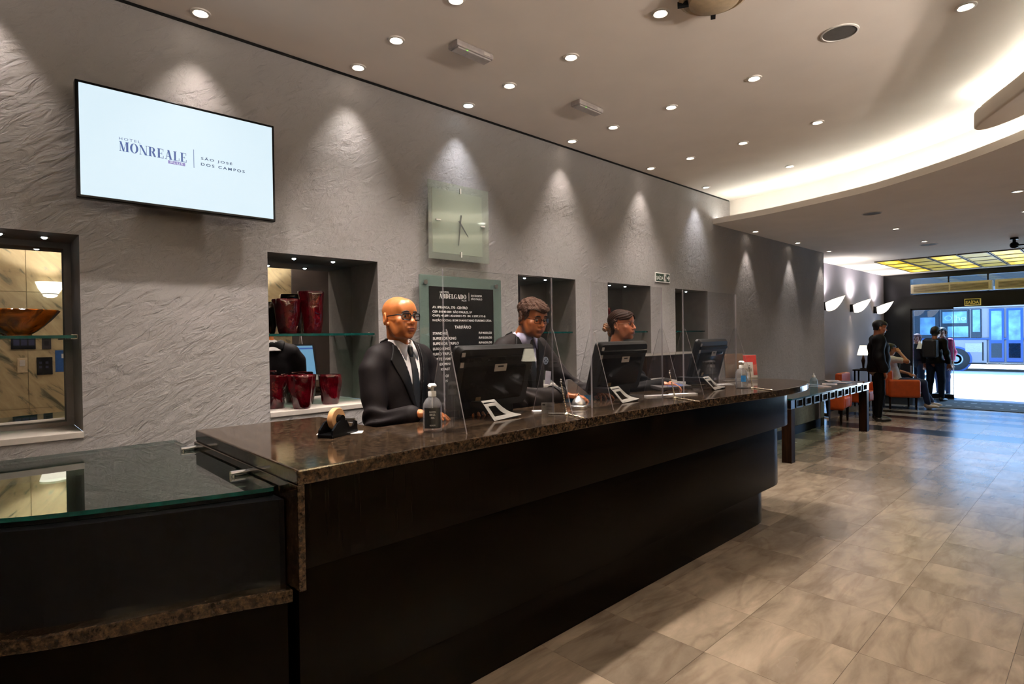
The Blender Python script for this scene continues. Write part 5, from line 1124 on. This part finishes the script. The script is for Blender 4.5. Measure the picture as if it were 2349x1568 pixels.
def staff(name, label, pos, rz, h, bulk, Hh, Rarm, Larm, skin, lip, head_kw, suit, shirt=None, beard=.5, vox=.0055, neckline='v', lean=.0, hands=(), hair=None, brow=.0055, sh=.185, neckr=.056, eye_look=(0, 0), tie=True):
    T = RZ(rz, pos); t = thing(name, label, 'person', pos); k = h/1.76
    # skin: head and neck fine, body under the clothes coarser, hands fine; one mesh
    hc = Hh.translation; nb = HV(0, -lean*.5+.022, 1.47*k); hs = Sdf(); head_sdf(hs, Hh, **head_kw)
    hs.frame(Matrix.Identity(4)); ntop = Hh @ HV(0, .022, -.05); hs.c(ntop, nb, neckr*.96, neckr, .03); hs.c(nb, nb+HV(0, .01, -.06), neckr, neckr*1.25, .03)
    Gh = Grid((hc.x-.13, hc.y-.17, nb.z-.05), (hc.x+.13, hc.y+.16, hc.z+.15), .0026); fh = hs.field(Gh); parts = [surface(Gh, fh)]
    bs = Sdf(); torso_sdf(bs, h, bulk*.92, sh*.96, lean)
    for A in (Rarm, Larm): arm(bs, *A, (.046, .038, .028))
    for s in (-1, 1): bs.chain([HV(s*.085, .0, .88*k), HV(s*.09, -.005, .48*k), HV(s*.09, .02, .09*k)], [.075, .05, .036], .03)
    Gb = Grid((-.62, -.62, .05), (.62, .3, 1.52*k), .013); parts.append(surface(Gb, bs.field(Gb)))
    for Hd, cu, sd in hands:
        q = Sdf(); hand_sdf(q, Hd, cu, sd); c = Hd @ HV(0, .05, 0); G = Grid(c-HV(.13, .13, .09), c+HV(.13, .13, .09), .0028); parts.append(surface(G, q.field(G)))
    mk('body', parts, SKIN, T, t, skin_col(Hh, skin, lip, beard)); eyes(t, T, Hh, head_kw.get('w', 1), brow, eye_look)
    # jacket
    js = Sdf(); torso_sdf(js, h, bulk, sh, lean)
    for A in (Rarm, Larm): arm(js, A[0], A[1], HV(*A[1]).lerp(HV(*A[2]), .93), (.058, .052, .041), .035)
    js.frame(Matrix.Identity(4)).e((0, .0, .86*k), (.182*bulk, .135*bulk, .16*k), .05)
    allx = [p[i] for A in (Rarm, Larm) for p in A for i in (0,)]; ally = [p[1] for A in (Rarm, Larm) for p in A]
    G = Grid((min(allx)-.1, min(min(ally)-.1, -.26), .74*k), (max(allx)+.1, .24, 1.57*k), vox); X, Y, Z = G.xyz()
    f = js.field(G, .011); f0 = f.copy()
    for A in (Rarm, Larm):
        e_ = HV(*A[1]); d = np.sqrt((X-e_.x)**2+(Y-e_.y)**2+(Z-e_.z)**2); am = np.exp(-(d/.15)**2)
        f += .010*am*np.sin(46*(Z*1.0+.6*X+.5*Y)+4*np.sin(11*X+9*Z+6*Y)).astype(np.float32)
    f += (.0025*np.sin(23*Z+11*X+3*np.sin(8*X+5*Y))*np.exp(-((Z-1.1*k)/.25)**2)).astype(np.float32)
    ext = nb.z+.045
    if neckline == 'v':
        zb, zt, hw = 1.13*k, 1.58*k, .095; v = np.maximum(poly2(X, Z, [(-.004, zb), (hw, zt), (hw, zt+.2), (-hw, zt+.2), (-hw, zt)][::1]), Y-(nb.y+.03)); fj = np.maximum(f, -v)
        nk = np.sqrt((X-nb.x)**2+(Y-nb.y)**2)-(neckr+.016); fj = np.maximum(fj, -np.maximum(nk, 1.45*k-Z)); fj = np.maximum(fj, -(f0+.022))
        parts = [surface(G, fj)]; mk('jacket', parts, suit, T, t)
        for s in (-1, 1):
            P = [(s*.012, zb+.02), (s*(hw-.012), zt-.075), (s*(hw+.004), zt-.07), (s*(hw+.048), zt-.155), (s*.030, zb+.03)]
            lp = np.maximum(np.maximum(f0-.0075, -(f0+.004)), np.maximum(poly2(X, Z, P), Y-nb.y+.01)); vv = surface(G, lp)
            if len(vv[0]): mk('lapel', [vv], LAPEL, T, t)
        cp_ = np.maximum(np.maximum(f0-.008, -(f0+.006)), np.maximum(np.abs(nk-.016)-.020, np.maximum(1.47*k-Z, Z-1.545*k))); vv = surface(G, np.maximum(cp_, -(Y-nb.y+.005)))
        if len(vv[0]): mk('jacket_collar', [vv], LAPEL, T, t)
        ss = np.maximum(f0+.012, -(f0+.03)); ss = np.maximum(ss, np.maximum(poly2(X, Z, [(-.05, zb-.05), (.05, zb-.05), (.13, zt), (-.13, zt)]), Y-nb.y-.03)); mk('shirt', [surface(G, ss)], shirt, T, t)
        Gc = Grid((nb.x-.12, nb.y-.16, nb.z-.06), (nb.x+.12, nb.y+.1, nb.z+.12), .003); X2, Y2, Z2 = Gc.xyz(); ax = ntop-nb; u = np.clip(((X2-nb.x)*ax.x+(Y2-nb.y)*ax.y+(Z2-nb.z)*ax.z)/ax.length_squared, -1, 2)
        rad = np.sqrt((X2-nb.x-u*ax.x)**2+(Y2-nb.y-u*ax.y)**2+(Z2-nb.z-u*ax.z)**2); top = nb.z+.062+.016*(Y2-nb.y)/.06; bot = nb.z-.012-.045*np.clip(-(Y2-nb.y)/.06, 0, 1.3); r0 = neckr+.010+.25*np.clip(top-.018-Z2, 0, .08)
        fc = np.maximum(np.maximum(np.abs(rad-r0)-.0045, Z2-top), bot-Z2); gap = .0035+np.clip(nb.z+.022-Z2, 0, .1)*.42; fc = np.maximum(fc, -np.maximum(np.abs(X2-nb.x)-gap, Y2-nb.y)); mk('shirt_collar', [surface(Gc, fc.astype(np.float32))], shirt, T, t)
        for s in (-1, 1):
            A = [HV(s*.003, nb.y-neckr-.024, nb.z+.036), HV(s*(neckr*.62+.008), nb.y-neckr*.72-.016, nb.z+.062), HV(s*(neckr+.014), nb.y-.004, nb.z+.070), HV(s*(neckr+.026), nb.y-.006, nb.z+.030), HV(s*(neckr*.9+.014), nb.y-neckr-.020, nb.z-.012), HV(s*.040, nb.y-neckr-.050, nb.z-.048)]
            A = [p+HV(ax.x, ax.y, 0)*max(0, (p.z-nb.z)/ax.z)+HV(s*.003, -.003, 0) for p in A]
            o = MB(T).add(A, [(0, 1, 4, 5), (1, 2, 3, 4)]).build('collar_wing', shirt, t, smooth=60); o.modifiers.new('thick', 'SOLIDIFY').thickness = .004
        if tie:
            tz = nb.z+.022; tf = np.maximum(f0+.003, -(f0+.020)); P = [(-.017, tz-.05), (.017, tz-.05), (.036, zb-.02), (.0, zb-.08), (-.036, zb-.02)]; vt = surface(G, np.maximum(tf, np.maximum(poly2(X, Z, P), Y-nb.y)))
            ty = nb.y-neckr-.040; kn = Sdf().c((0, ty+.006, tz-.004), (0, ty-.002, tz-.036), .018, .012, .008); kn.c((0, ty-.002, tz-.036), (0, ty-.006, tz-.11), .012, .019, .012); Gk = Grid((-.05, ty-.06, tz-.14), (.05, ty+.06, tz+.04), .004); mk('necktie', [vt, surface(Gk, kn.field(Gk))], TIE, T, t)
    else:
        nk = np.sqrt((X-nb.x)**2+(Y-nb.y)**2)-(neckr+.020); fj = np.maximum(f, -np.maximum(nk, 1.47*k-Z)); vd = poly2(X, Z, [(0, 1.39*k), (.075, 1.55*k), (-.075, 1.55*k)]); fj = np.maximum(fj, -np.maximum(vd, Y-nb.y)); fj = np.maximum(fj, -(f0+.02)); mk('blouse', [surface(G, fj)], suit, T, t)
    ps = Sdf()
    for s in (-1, 1): ps.chain([HV(s*.08, 0, .90*k), HV(s*.092, -.004, .48*k), HV(s*.092, .02, .07)], [.092, .066, .055], .03)
    ps.e((0, 0, .92*k), (.16*bulk, .118*bulk, .1), .04); Gp = Grid((-.26, -.2, .02), (.26, .2, 1.03*k), .014); mk('trousers', [surface(Gp, ps.field(Gp, .006))], suit, T, t)
    for s in (-1, 1):
        sq = Sdf().e((s*.095, -.06, .040), (.046, .13, .040), .02).e((s*.095, .03, .055), (.042, .055, .05), .03); Gs = Grid((s*.095-.07, -.22, -.0), (s*.095+.07, .12, .13), .010); fz = np.maximum(sq.field(Gs), -(Gs.xyz()[2]-.004)); mk('shoe', [surface(Gs, fz)], SHOE, T, t)
    if hair: hair(t, T, Hh, hs, Gh, fh)
    return t, T
def curly(H, top=.016, seed=0, amp=.0035):
    def fn(t, T, Hh, hs, G, fh):
        X, Y, Z = G.xyz(Hh); n = amp*(np.sin(95*X+3*np.sin(60*Z))*np.sin(90*Y+2*np.sin(70*X))+.5*np.sin(150*Z+60*X)*np.sin(120*Y))
        thick = top*np.clip((Z-.00)/.07, .22, 1); hl = np.where(Y < -.02, .062-.010*np.cos(X/.02), np.where(Y < .035, np.clip(.075-(Y+.02)*1.5, .012, .08), -.055)); side = np.where((np.abs(X) > .055) & (Y < .03) & (Y > -.045), -.028+np.clip(-(Y)*1.2, 0, .05)+0*X, 9)
        base = np.minimum(hl, np.where(side < 9, np.maximum(side, .0*X-.03), hl)); f = np.maximum(fh-thick-n*np.clip((Z-.02)/.05, .15, 1), base-Z); ear = np.sqrt((np.abs(X)-.083)**2+((Y-.012)*.9)**2+((Z+.006)*.7)**2)-.024; f = np.maximum(f, -ear); f = np.maximum(f, -(fh+.004))
        mk('hair', [surface(G, f.astype(np.float32))], H, T, t)
    return fn
def bunhair(Hm, Bm):
    def fn(t, T, Hh, hs, G, fh):
        X, Y, Z = G.xyz(Hh); n = .0010*np.sin(330*(Z+.5*Y)+5*np.sin(25*X+30*Y))+.0012*np.sin(190*X+60*Z+4*np.sin(40*Z)); hl = np.where(Y < -.01, .060+.0*X+.02*np.clip((np.abs(X)-.03)/.03, -1, 1)*-1, np.clip(.060-(Y+.01)*2.2, -.075, .1))
        f = np.maximum(fh-.010-n, hl-Z); ear = np.sqrt((np.abs(X)-.085)**2+((Y-.010)*.9)**2+((Z+.008)*.75)**2)-.025; f = np.maximum(f, -ear); f = np.maximum(f, -(fh+.004)); mk('hair', [surface(G, f.astype(np.float32))], Hm, T, t)
        q = Sdf().frame(Hh); q.e((0, .118, -.018), (.030, .024, .032), .01); q.e((.008, .140, -.005), (.030, .026, .030), .008); q.e((-.010, .142, -.028), (.026, .022, .022), .008); q.c((0, .085, -.02), (0, .12, -.02), .026, .02, .01); q.e((0, .095, -.065), (.034, .026, .03), .012)
        c = Hh @ HV(0, .12, -.02); g = Grid(c-HV(.12, .12, .12), c+HV(.12, .12, .12), .0032); Xb, Yb, Zb = g.xyz(Hh); fb_ = q.field(g)+.0022*np.sin(260*(Xb+.8*Zb)+3*np.sin(70*Yb)); mk('hair_bun', [surface(g, fb_.astype(np.float32))], Bm, T, t)
    return fn
PI = math.pi
def Hd(p, fx, fy, up=(0, 0, 1)):
    y = Vector(fx).normalized(); z = Vector(up); z = (z-y*z.dot(y)).normalized(); x = y.cross(z); m = Matrix((x, y, z)).transposed().to_4x4(); m.translation = p; return m
# bald receptionist ----------------------------------------------------------------------------------
h1 = placeH(HV(-.038, -.030, 1.690), -.05, -.04, .03)
t1, T1 = staff('person', 'bald man in dark spectacles, black suit, white shirt and black tie behind the counter', (1.775, 2.785, 0), .18, 1.80, 1.06, h1,
    ((-.215, .0, 1.405), (-.235, -.06, 1.12), (-.165, -.265, 1.185)), ((.215, .0, 1.405), (.25, -.08, 1.12), (.215, -.27, 1.18)), 'aa6433', '84432f',
    dict(w=1.03, jaw=1.12, nose=1.15, full=1.08), SUIT, SHIRT, .25, vox=.0045, hands=((Hd(HV(-.155, -.285, 1.187), (.55, -.7, -.02), 0), .25, -1), (Hd(HV(.205, -.295, 1.182), (-.2, -.9, -.02), 0), .25, 1)), brow=.0042, neckr=.059, sh=.20)
glasses(t1, T1, h1, 1.05, FRAMEM, .0034, .0275, .018)
# tall receptionist with brown hair ------------------------------------------------------------------
HAIRM = M('brown_curly_hair', '3a251a', .7, var=.35, scale=90, spec=.15, bump=.9, bscale=130)
h2 = placeH(HV(-.01, -.165, 1.700), -.10, .22, .0)
t2, T2 = staff('person', 'tall man with short brown hair and thin spectacles looking down behind the first monitor', (2.76, 2.86, 0), .0, 1.84, 1.08, h2,
    ((-.225, -.05, 1.45), (-.25, -.26, 1.19), (.02, -.395, 1.20)), ((.225, -.05, 1.45), (.36, -.18, 1.20), (.36, -.39, 1.19)), 'a46036', '743e34',
    dict(w=1.03, jaw=1.14, nose=1.12, full=1.12), SUITB, SHIRTB, .55, vox=.0045, hands=((Hd(HV(.04, -.405, 1.195), (.6, -.75, -.1), 0), .3, -1), (Hd(HV(.355, -.41, 1.188), (-.3, -.9, -.05), 0), .3, 1)), hair=curly(HAIRM, .020), lean=.12, brow=.005, neckr=.064, sh=.205, eye_look=(0, -1))
glasses(t2, T2, h2, 1.05, FRAMEM, .0016, .0265, .0165)
bdg = MB(T2)
for dz in (): pass
yb = -.235
MB(T2 @ Matrix.Translation((.04, yb, 1.415)) @ Matrix.Rotation(PI/2, 4, 'X')).lathe([(0, 0), (.026, 0), (.026, .004), (0, .005)], n=20).build('round_badge', M('silver_badge', '8f8f92', .3, metal=.4), t2, smooth=40)
b = MB(T2 @ Matrix.Translation((.04, yb-.005, 1.415)))
for i in range(6): a = i*PI/3; b.ball((.013*math.cos(a), 0, .013*math.sin(a)), (.005, .001, .005), 8)
b.build('badge_emblem', BLACK, t2)
Tb = T2 @ Matrix.Translation((.05, yb-.012, 1.30)) @ Matrix.Rotation(.14, 4, 'Y')
MB(Tb).box((-.026, -.001, -.045), (.026, .001, .045)).build('name_tag', M('lilac_white_tag', 'b5adb8', .5), t2); MB(Tb).tube([(0, 0, .045), (-.01, .004, .10)], .0015, 6).build('tag_strap', BLACK, t2)
# woman with a bun -----------------------------------------------------------------------------------
HAIRD = M('dark_brown_hair', '22120a', .55, var=.3, scale=70, spec=.08, bump=.25, bscale=160); BUN = M('blonde_streaked_bun', '6e4522', .5, var=.8, scale=45)
h3 = placeH(HV(.0, -.05, 1.660), -.10, -.02, .0)
t3, T3 = staff('person', 'woman with a blonde hair bun, thin spectacles and black top behind the second monitor', (3.87, 2.83, 0), .30, 1.70, .98, h3,
    ((-.185, .0, 1.37), (-.24, -.14, 1.12), (-.10, -.40, 1.19)), ((.185, .0, 1.37), (.22, -.2, 1.12), (.10, -.40, 1.18)), 'a05f3e', '6a2226',
    dict(w=.96, jaw=.95, nose=.95, full=1.05, female=True), M('black_blouse', (.003, .0025, .003), .75, var=.2, spec=.1), None, None, neckline='round', hands=((Hd(HV(-.105, -.415, 1.190), (.5, -.85, -.06), 0), .45, -1), (Hd(HV(.09, -.41, 1.18), (-.2, -.9, -.04), 0), .4, 1)), hair=bunhair(HAIRD, BUN), brow=.0032, neckr=.052, sh=.165)
glasses(t3, T3, h3, .97, WIRE, .0010, .025, .021, True)
MB(T3).tube([(.062*math.cos(a), .0+.062*math.sin(a)*.95, 1.452+.018*math.sin(a)) for a in [2*PI*i/32 for i in range(32)]], .0013, 6, closed=True).build('necklace', CHROME, t3, smooth=60)
MB(T3 @ Hd(HV(-.108, -.405, 1.191), (.5, -.85, -.06), 0)).tube([(.031*math.cos(a), -.008, .028*math.sin(a)) for a in [2*PI*i/24 for i in range(24)]], .0028, 6, closed=True).build('bracelet', CHROME, t3, smooth=60)
# ---- people farther off, coarser but whole
def figure(label, pos, rz, h, P, skin, wear, vox=.011, hairm=None, head_rot=(0, 0), hair_len=0, extra=None):
    """P: joints hips, chest, neck, head, arms, legs in a frame facing -y"""
    T = RZ(rz, pos); t = thing('person', label, 'person', pos)
    H = placeH(P['head'], head_rot[0], head_rot[1]); hs = Sdf(); head_sdf(hs, H); hs.frame(Matrix.Identity(4)); hs.c(H @ HV(0, .02, -.05), P['neck'], .052, .056, .03)
    c = P['head']; Gh = Grid((c.x-.15, c.y-.19, min(P['neck'].z, c.z)-.06), (c.x+.15, c.y+.19, c.z+.15), .0055); fh = hs.field(Gh); parts = [surface(Gh, fh)]
    bs = Sdf()
    def tor(S_, g): S_.c(P['hips'], P['waist'], .125+g, .115+g, .05); S_.c(P['waist'], P['chest'], .115+g, .125+g, .05); S_.c(P['shR'], P['shL'], .062+g, .062+g, .06); S_.e(P['hips'], (.165+g, .125+g, .12+g), .05); return S_
    def lims(S_, g, A=True, Lg=True, ends=1.0):
        if A:
            for a in ('R', 'L'):
                w_ = P['el'+a].lerp(P['wr'+a], ends); S_.chain([P['sh'+a], P['el'+a], w_] if ends > 0 else [P['sh'+a], P['sh'+a].lerp(P['el'+a], -ends)], [.052+g, .042+g, .032+g], .03)
        if Lg:
            for a in ('R', 'L'): S_.chain([P['hip'+a], P['kn'+a], P['hip'+a].lerp(P['an'+a], 1) if False else P['kn'+a].lerp(P['an'+a], ends)], [.082+g, .058+g, .040+g], .03)
        return S_
    tor(bs, -.012); lims(bs, -.006)
    for a, s in (('R', -1), ('L', 1)):
        d = (P['wr'+a]-P['el'+a]).normalized(); hand_sdf(bs, Hd(P['wr'+a]+d*.015, d, 0, up=(0, .3, 1) if abs(d.z) < .8 else (0, -1, 0)), .5, s)
    allp = [v for v in P.values()]; lo = HV(*[min(p[i] for p in allp)-.26 for i in range(3)]); hi = HV(*[max(p[i] for p in allp)+.26 for i in range(3)])
    G = Grid(lo, hi, vox); parts.append(surface(G, bs.field(G))); mk('body', parts, SKIN, T, t, skin_col(H, skin, '7a4038', None)); eyes(t, T, H)
    gb = wear.get('bulk', .012); top = tor(Sdf(), gb); lims(top, gb+.004, True, False, wear.get('sleeve', .95)); f = top.field(G); X, Y, Z = G.xyz(); zc = P['hips'].z
    if wear.get('hem'): f = np.maximum(f, wear['hem']-Z)
    n_ = P['neck']; f = np.maximum(f, -np.maximum(np.sqrt((X-n_.x)**2+(Y-n_.y)**2)-.062, (n_.z-.02)-Z)); f += (.004*np.sin(30*Z+12*X+3*np.sin(9*Y))).astype(np.float32); mk(wear.get('topname', 'jacket'), [surface(G, f)], wear['top'], T, t)
    bt = Sdf(); bt.e(P['hips'], (.165, .125, .12), .05); lims(bt, .012, False, True, wear.get('leg', .97)); f = bt.field(G); f = np.maximum(f, Z-(P['hips'].z+.10)); mk('trousers', [surface(G, f)], wear['bottom'], T, t)
    if wear.get('under'): q = tor(Sdf(), .030); f = np.maximum(q.field(G), np.maximum(wear['hem']-.09-Z, Z-wear['hem']-.02)); mk('shirt_hem', [surface(G, f)], wear['under'], T, t)
    for a in ('R', 'L'):
        p = P['an'+a]; d = P['toe'+a]-p; Rm = Hd(p, d, 0); sq = Sdf().frame(Rm); sq.e((0, .07, -.045), (.046, .13, .036), .02); sq.e((0, -.01, -.02), (.044, .055, .055), .03); cc = Rm @ HV(0, .06, -.03); g = Grid(cc-HV(.22, .22, .2), cc+HV(.22, .22, .2), .011); mk('shoe', [surface(g, sq.field(g))], wear['shoe'], T, t)
    if hairm:
        Xh, Yh, Zh = Gh.xyz(H); f = np.maximum(fh-.012, np.where(Yh < -.02, .055, np.where(Yh < .03, .02, -.06-hair_len))-Zh); f = np.maximum(f, -(fh+.006)); mk('hair', [surface(Gh, f.astype(np.float32))], hairm, T, t)
    if extra: extra(t, T, P, H)
    return t
def standing(h, dx=0, arms=None, stride=.0):
    k = h/1.76; P = dict(hips=HV(0, 0, .93*k), waist=HV(0, -.01, 1.08*k), chest=HV(0, 0, 1.28*k), neck=HV(0, .015, 1.485*k), head=HV(0, -.02, 1.635*k), shR=HV(-.165, .01, 1.41*k), shL=HV(.165, .01, 1.41*k),
        elR=HV(-.23, .03, 1.13*k), elL=HV(.23, .03, 1.13*k), wrR=HV(-.24, -.05, .90*k), wrL=HV(.24, -.05, .90*k), hipR=HV(-.085, 0, .90*k), hipL=HV(.085, 0, .90*k), knR=HV(-.095, -.01-stride, .49*k), knL=HV(.095, -.01+stride, .49*k),
        anR=HV(-.10, .02-stride*1.3, .085), anL=HV(.10, .02+stride*1.3, .085), toeR=HV(-.12, -.2-stride, .085), toeL=HV(.12, -.2+stride, .085))
    if arms: P.update(arms)
    return P
BJ = M('black_zip_jacket', '0b0a0b', .6, var=.2, spec=.12); BT = M('black_trousers', '060607', .7, spec=.1); DH = M('black_hair', '0a0807', .5, var=.3, scale=60); JEAN = M('dark_blue_jeans', '16264d', .8, var=.2, scale=50); WSH = M('white_tee', 'cfcdd2', .8); WSN = M('white_sneaker', 'e0d4d0', .6); MAR = M('maroon_cloth', '4a1420', .7); PINK = M('magenta_jacket', '9c1f52', .6, var=.15); GREYT = M('grey_shirt_hem', '8d8778', .8)
figure('man in a black jacket standing by the end of the console table', (11.6, 2.85, 0), .38, 1.77, standing(1.77), 'a66a4c', dict(top=BJ, bottom=BT, shoe=SHOE, hem=.86, under=GREYT, bulk=.042), hairm=DH, head_rot=(.15, .22))
k = 0; sit = dict(hips=HV(0, .10, .53), waist=HV(0, .12, .66), chest=HV(0, .17, .86), neck=HV(0, .19, 1.06), head=HV(0, .17, 1.20), shR=HV(-.165, .17, 1.0), shL=HV(.165, .17, 1.0), elR=HV(-.28, -.06, .96), wrR=HV(-.10, .02, 1.14), elL=HV(.24, .02, .77), wrL=HV(.08, -.18, .70),
    hipR=HV(-.09, .06, .53), hipL=HV(.09, .06, .53), knR=HV(-.11, -.38, .52), knL=HV(.12, -.36, .53), anR=HV(-.11, -.46, .10), anL=HV(.12, -.60, .12), toeR=HV(-.12, -.66, .09), toeL=HV(.13, -.80, .10))
def strap(t, T, P, H): MB(T).tube([(-.13, .06, 1.03), (-.06, .02, .9), (.06, .0, .74), (.12, .03, .60)], .022, 8).build('bag_strap', M('dark_green_strap', '2c3a33', .8), t, smooth=60); MB(T).box((.02, -.235, .70), (.10, -.225, .86)).build('phone', M('grey_phone_case', '8a8f9a', .3), t)  # phone case has one even grey colour
figure('seated man in a white shirt with one arm raised in an orange armchair', (13.85, 3.03, 0), .5, 1.74, sit, 'a9714f', dict(top=WSH, topname='tee_shirt', bottom=JEAN, shoe=WSN, sleeve=-.6), hairm=DH, head_rot=(.3, .1), extra=strap)
figure('person in dark clothes with a backpack standing at the glass door', (15.55, 2.72, 0), 1.3, 1.66, standing(1.66, stride=.04), '8f5a44', dict(top=BJ, bottom=M('navy_trousers', '0c1626', .8, spec=.1), shoe=SHOE, hem=.84), hairm=DH, hair_len=.02, extra=lambda t, T, P, H: MB(T).box((-.14, .13, .98), (.14, .28, 1.38)).build('backpack', M('black_backpack', '0c0a10', .7), t, bevel=.05, seg=3))
figure('person in a magenta jacket standing outside past the glass door', (17.3, 2.88, -.02), -1.9, 1.66, standing(1.66), '8f5a44', dict(top=PINK, bottom=JEAN, shoe=SHOE, hem=.86), hairm=DH, hair_len=.03)
figure('person in a maroon hood and dark coat standing behind the glass door', (17.6, 3.45, -.02), -2.0, 1.50, standing(1.50), '8f5a44', dict(top=M('dark_coat', '0c0a10', .7, spec=.05), bottom=M('dark_skirt_cloth', '10131c', .8, spec=.05), shoe=SHOE, hem=.6), hairm=MAR, hair_len=.08)
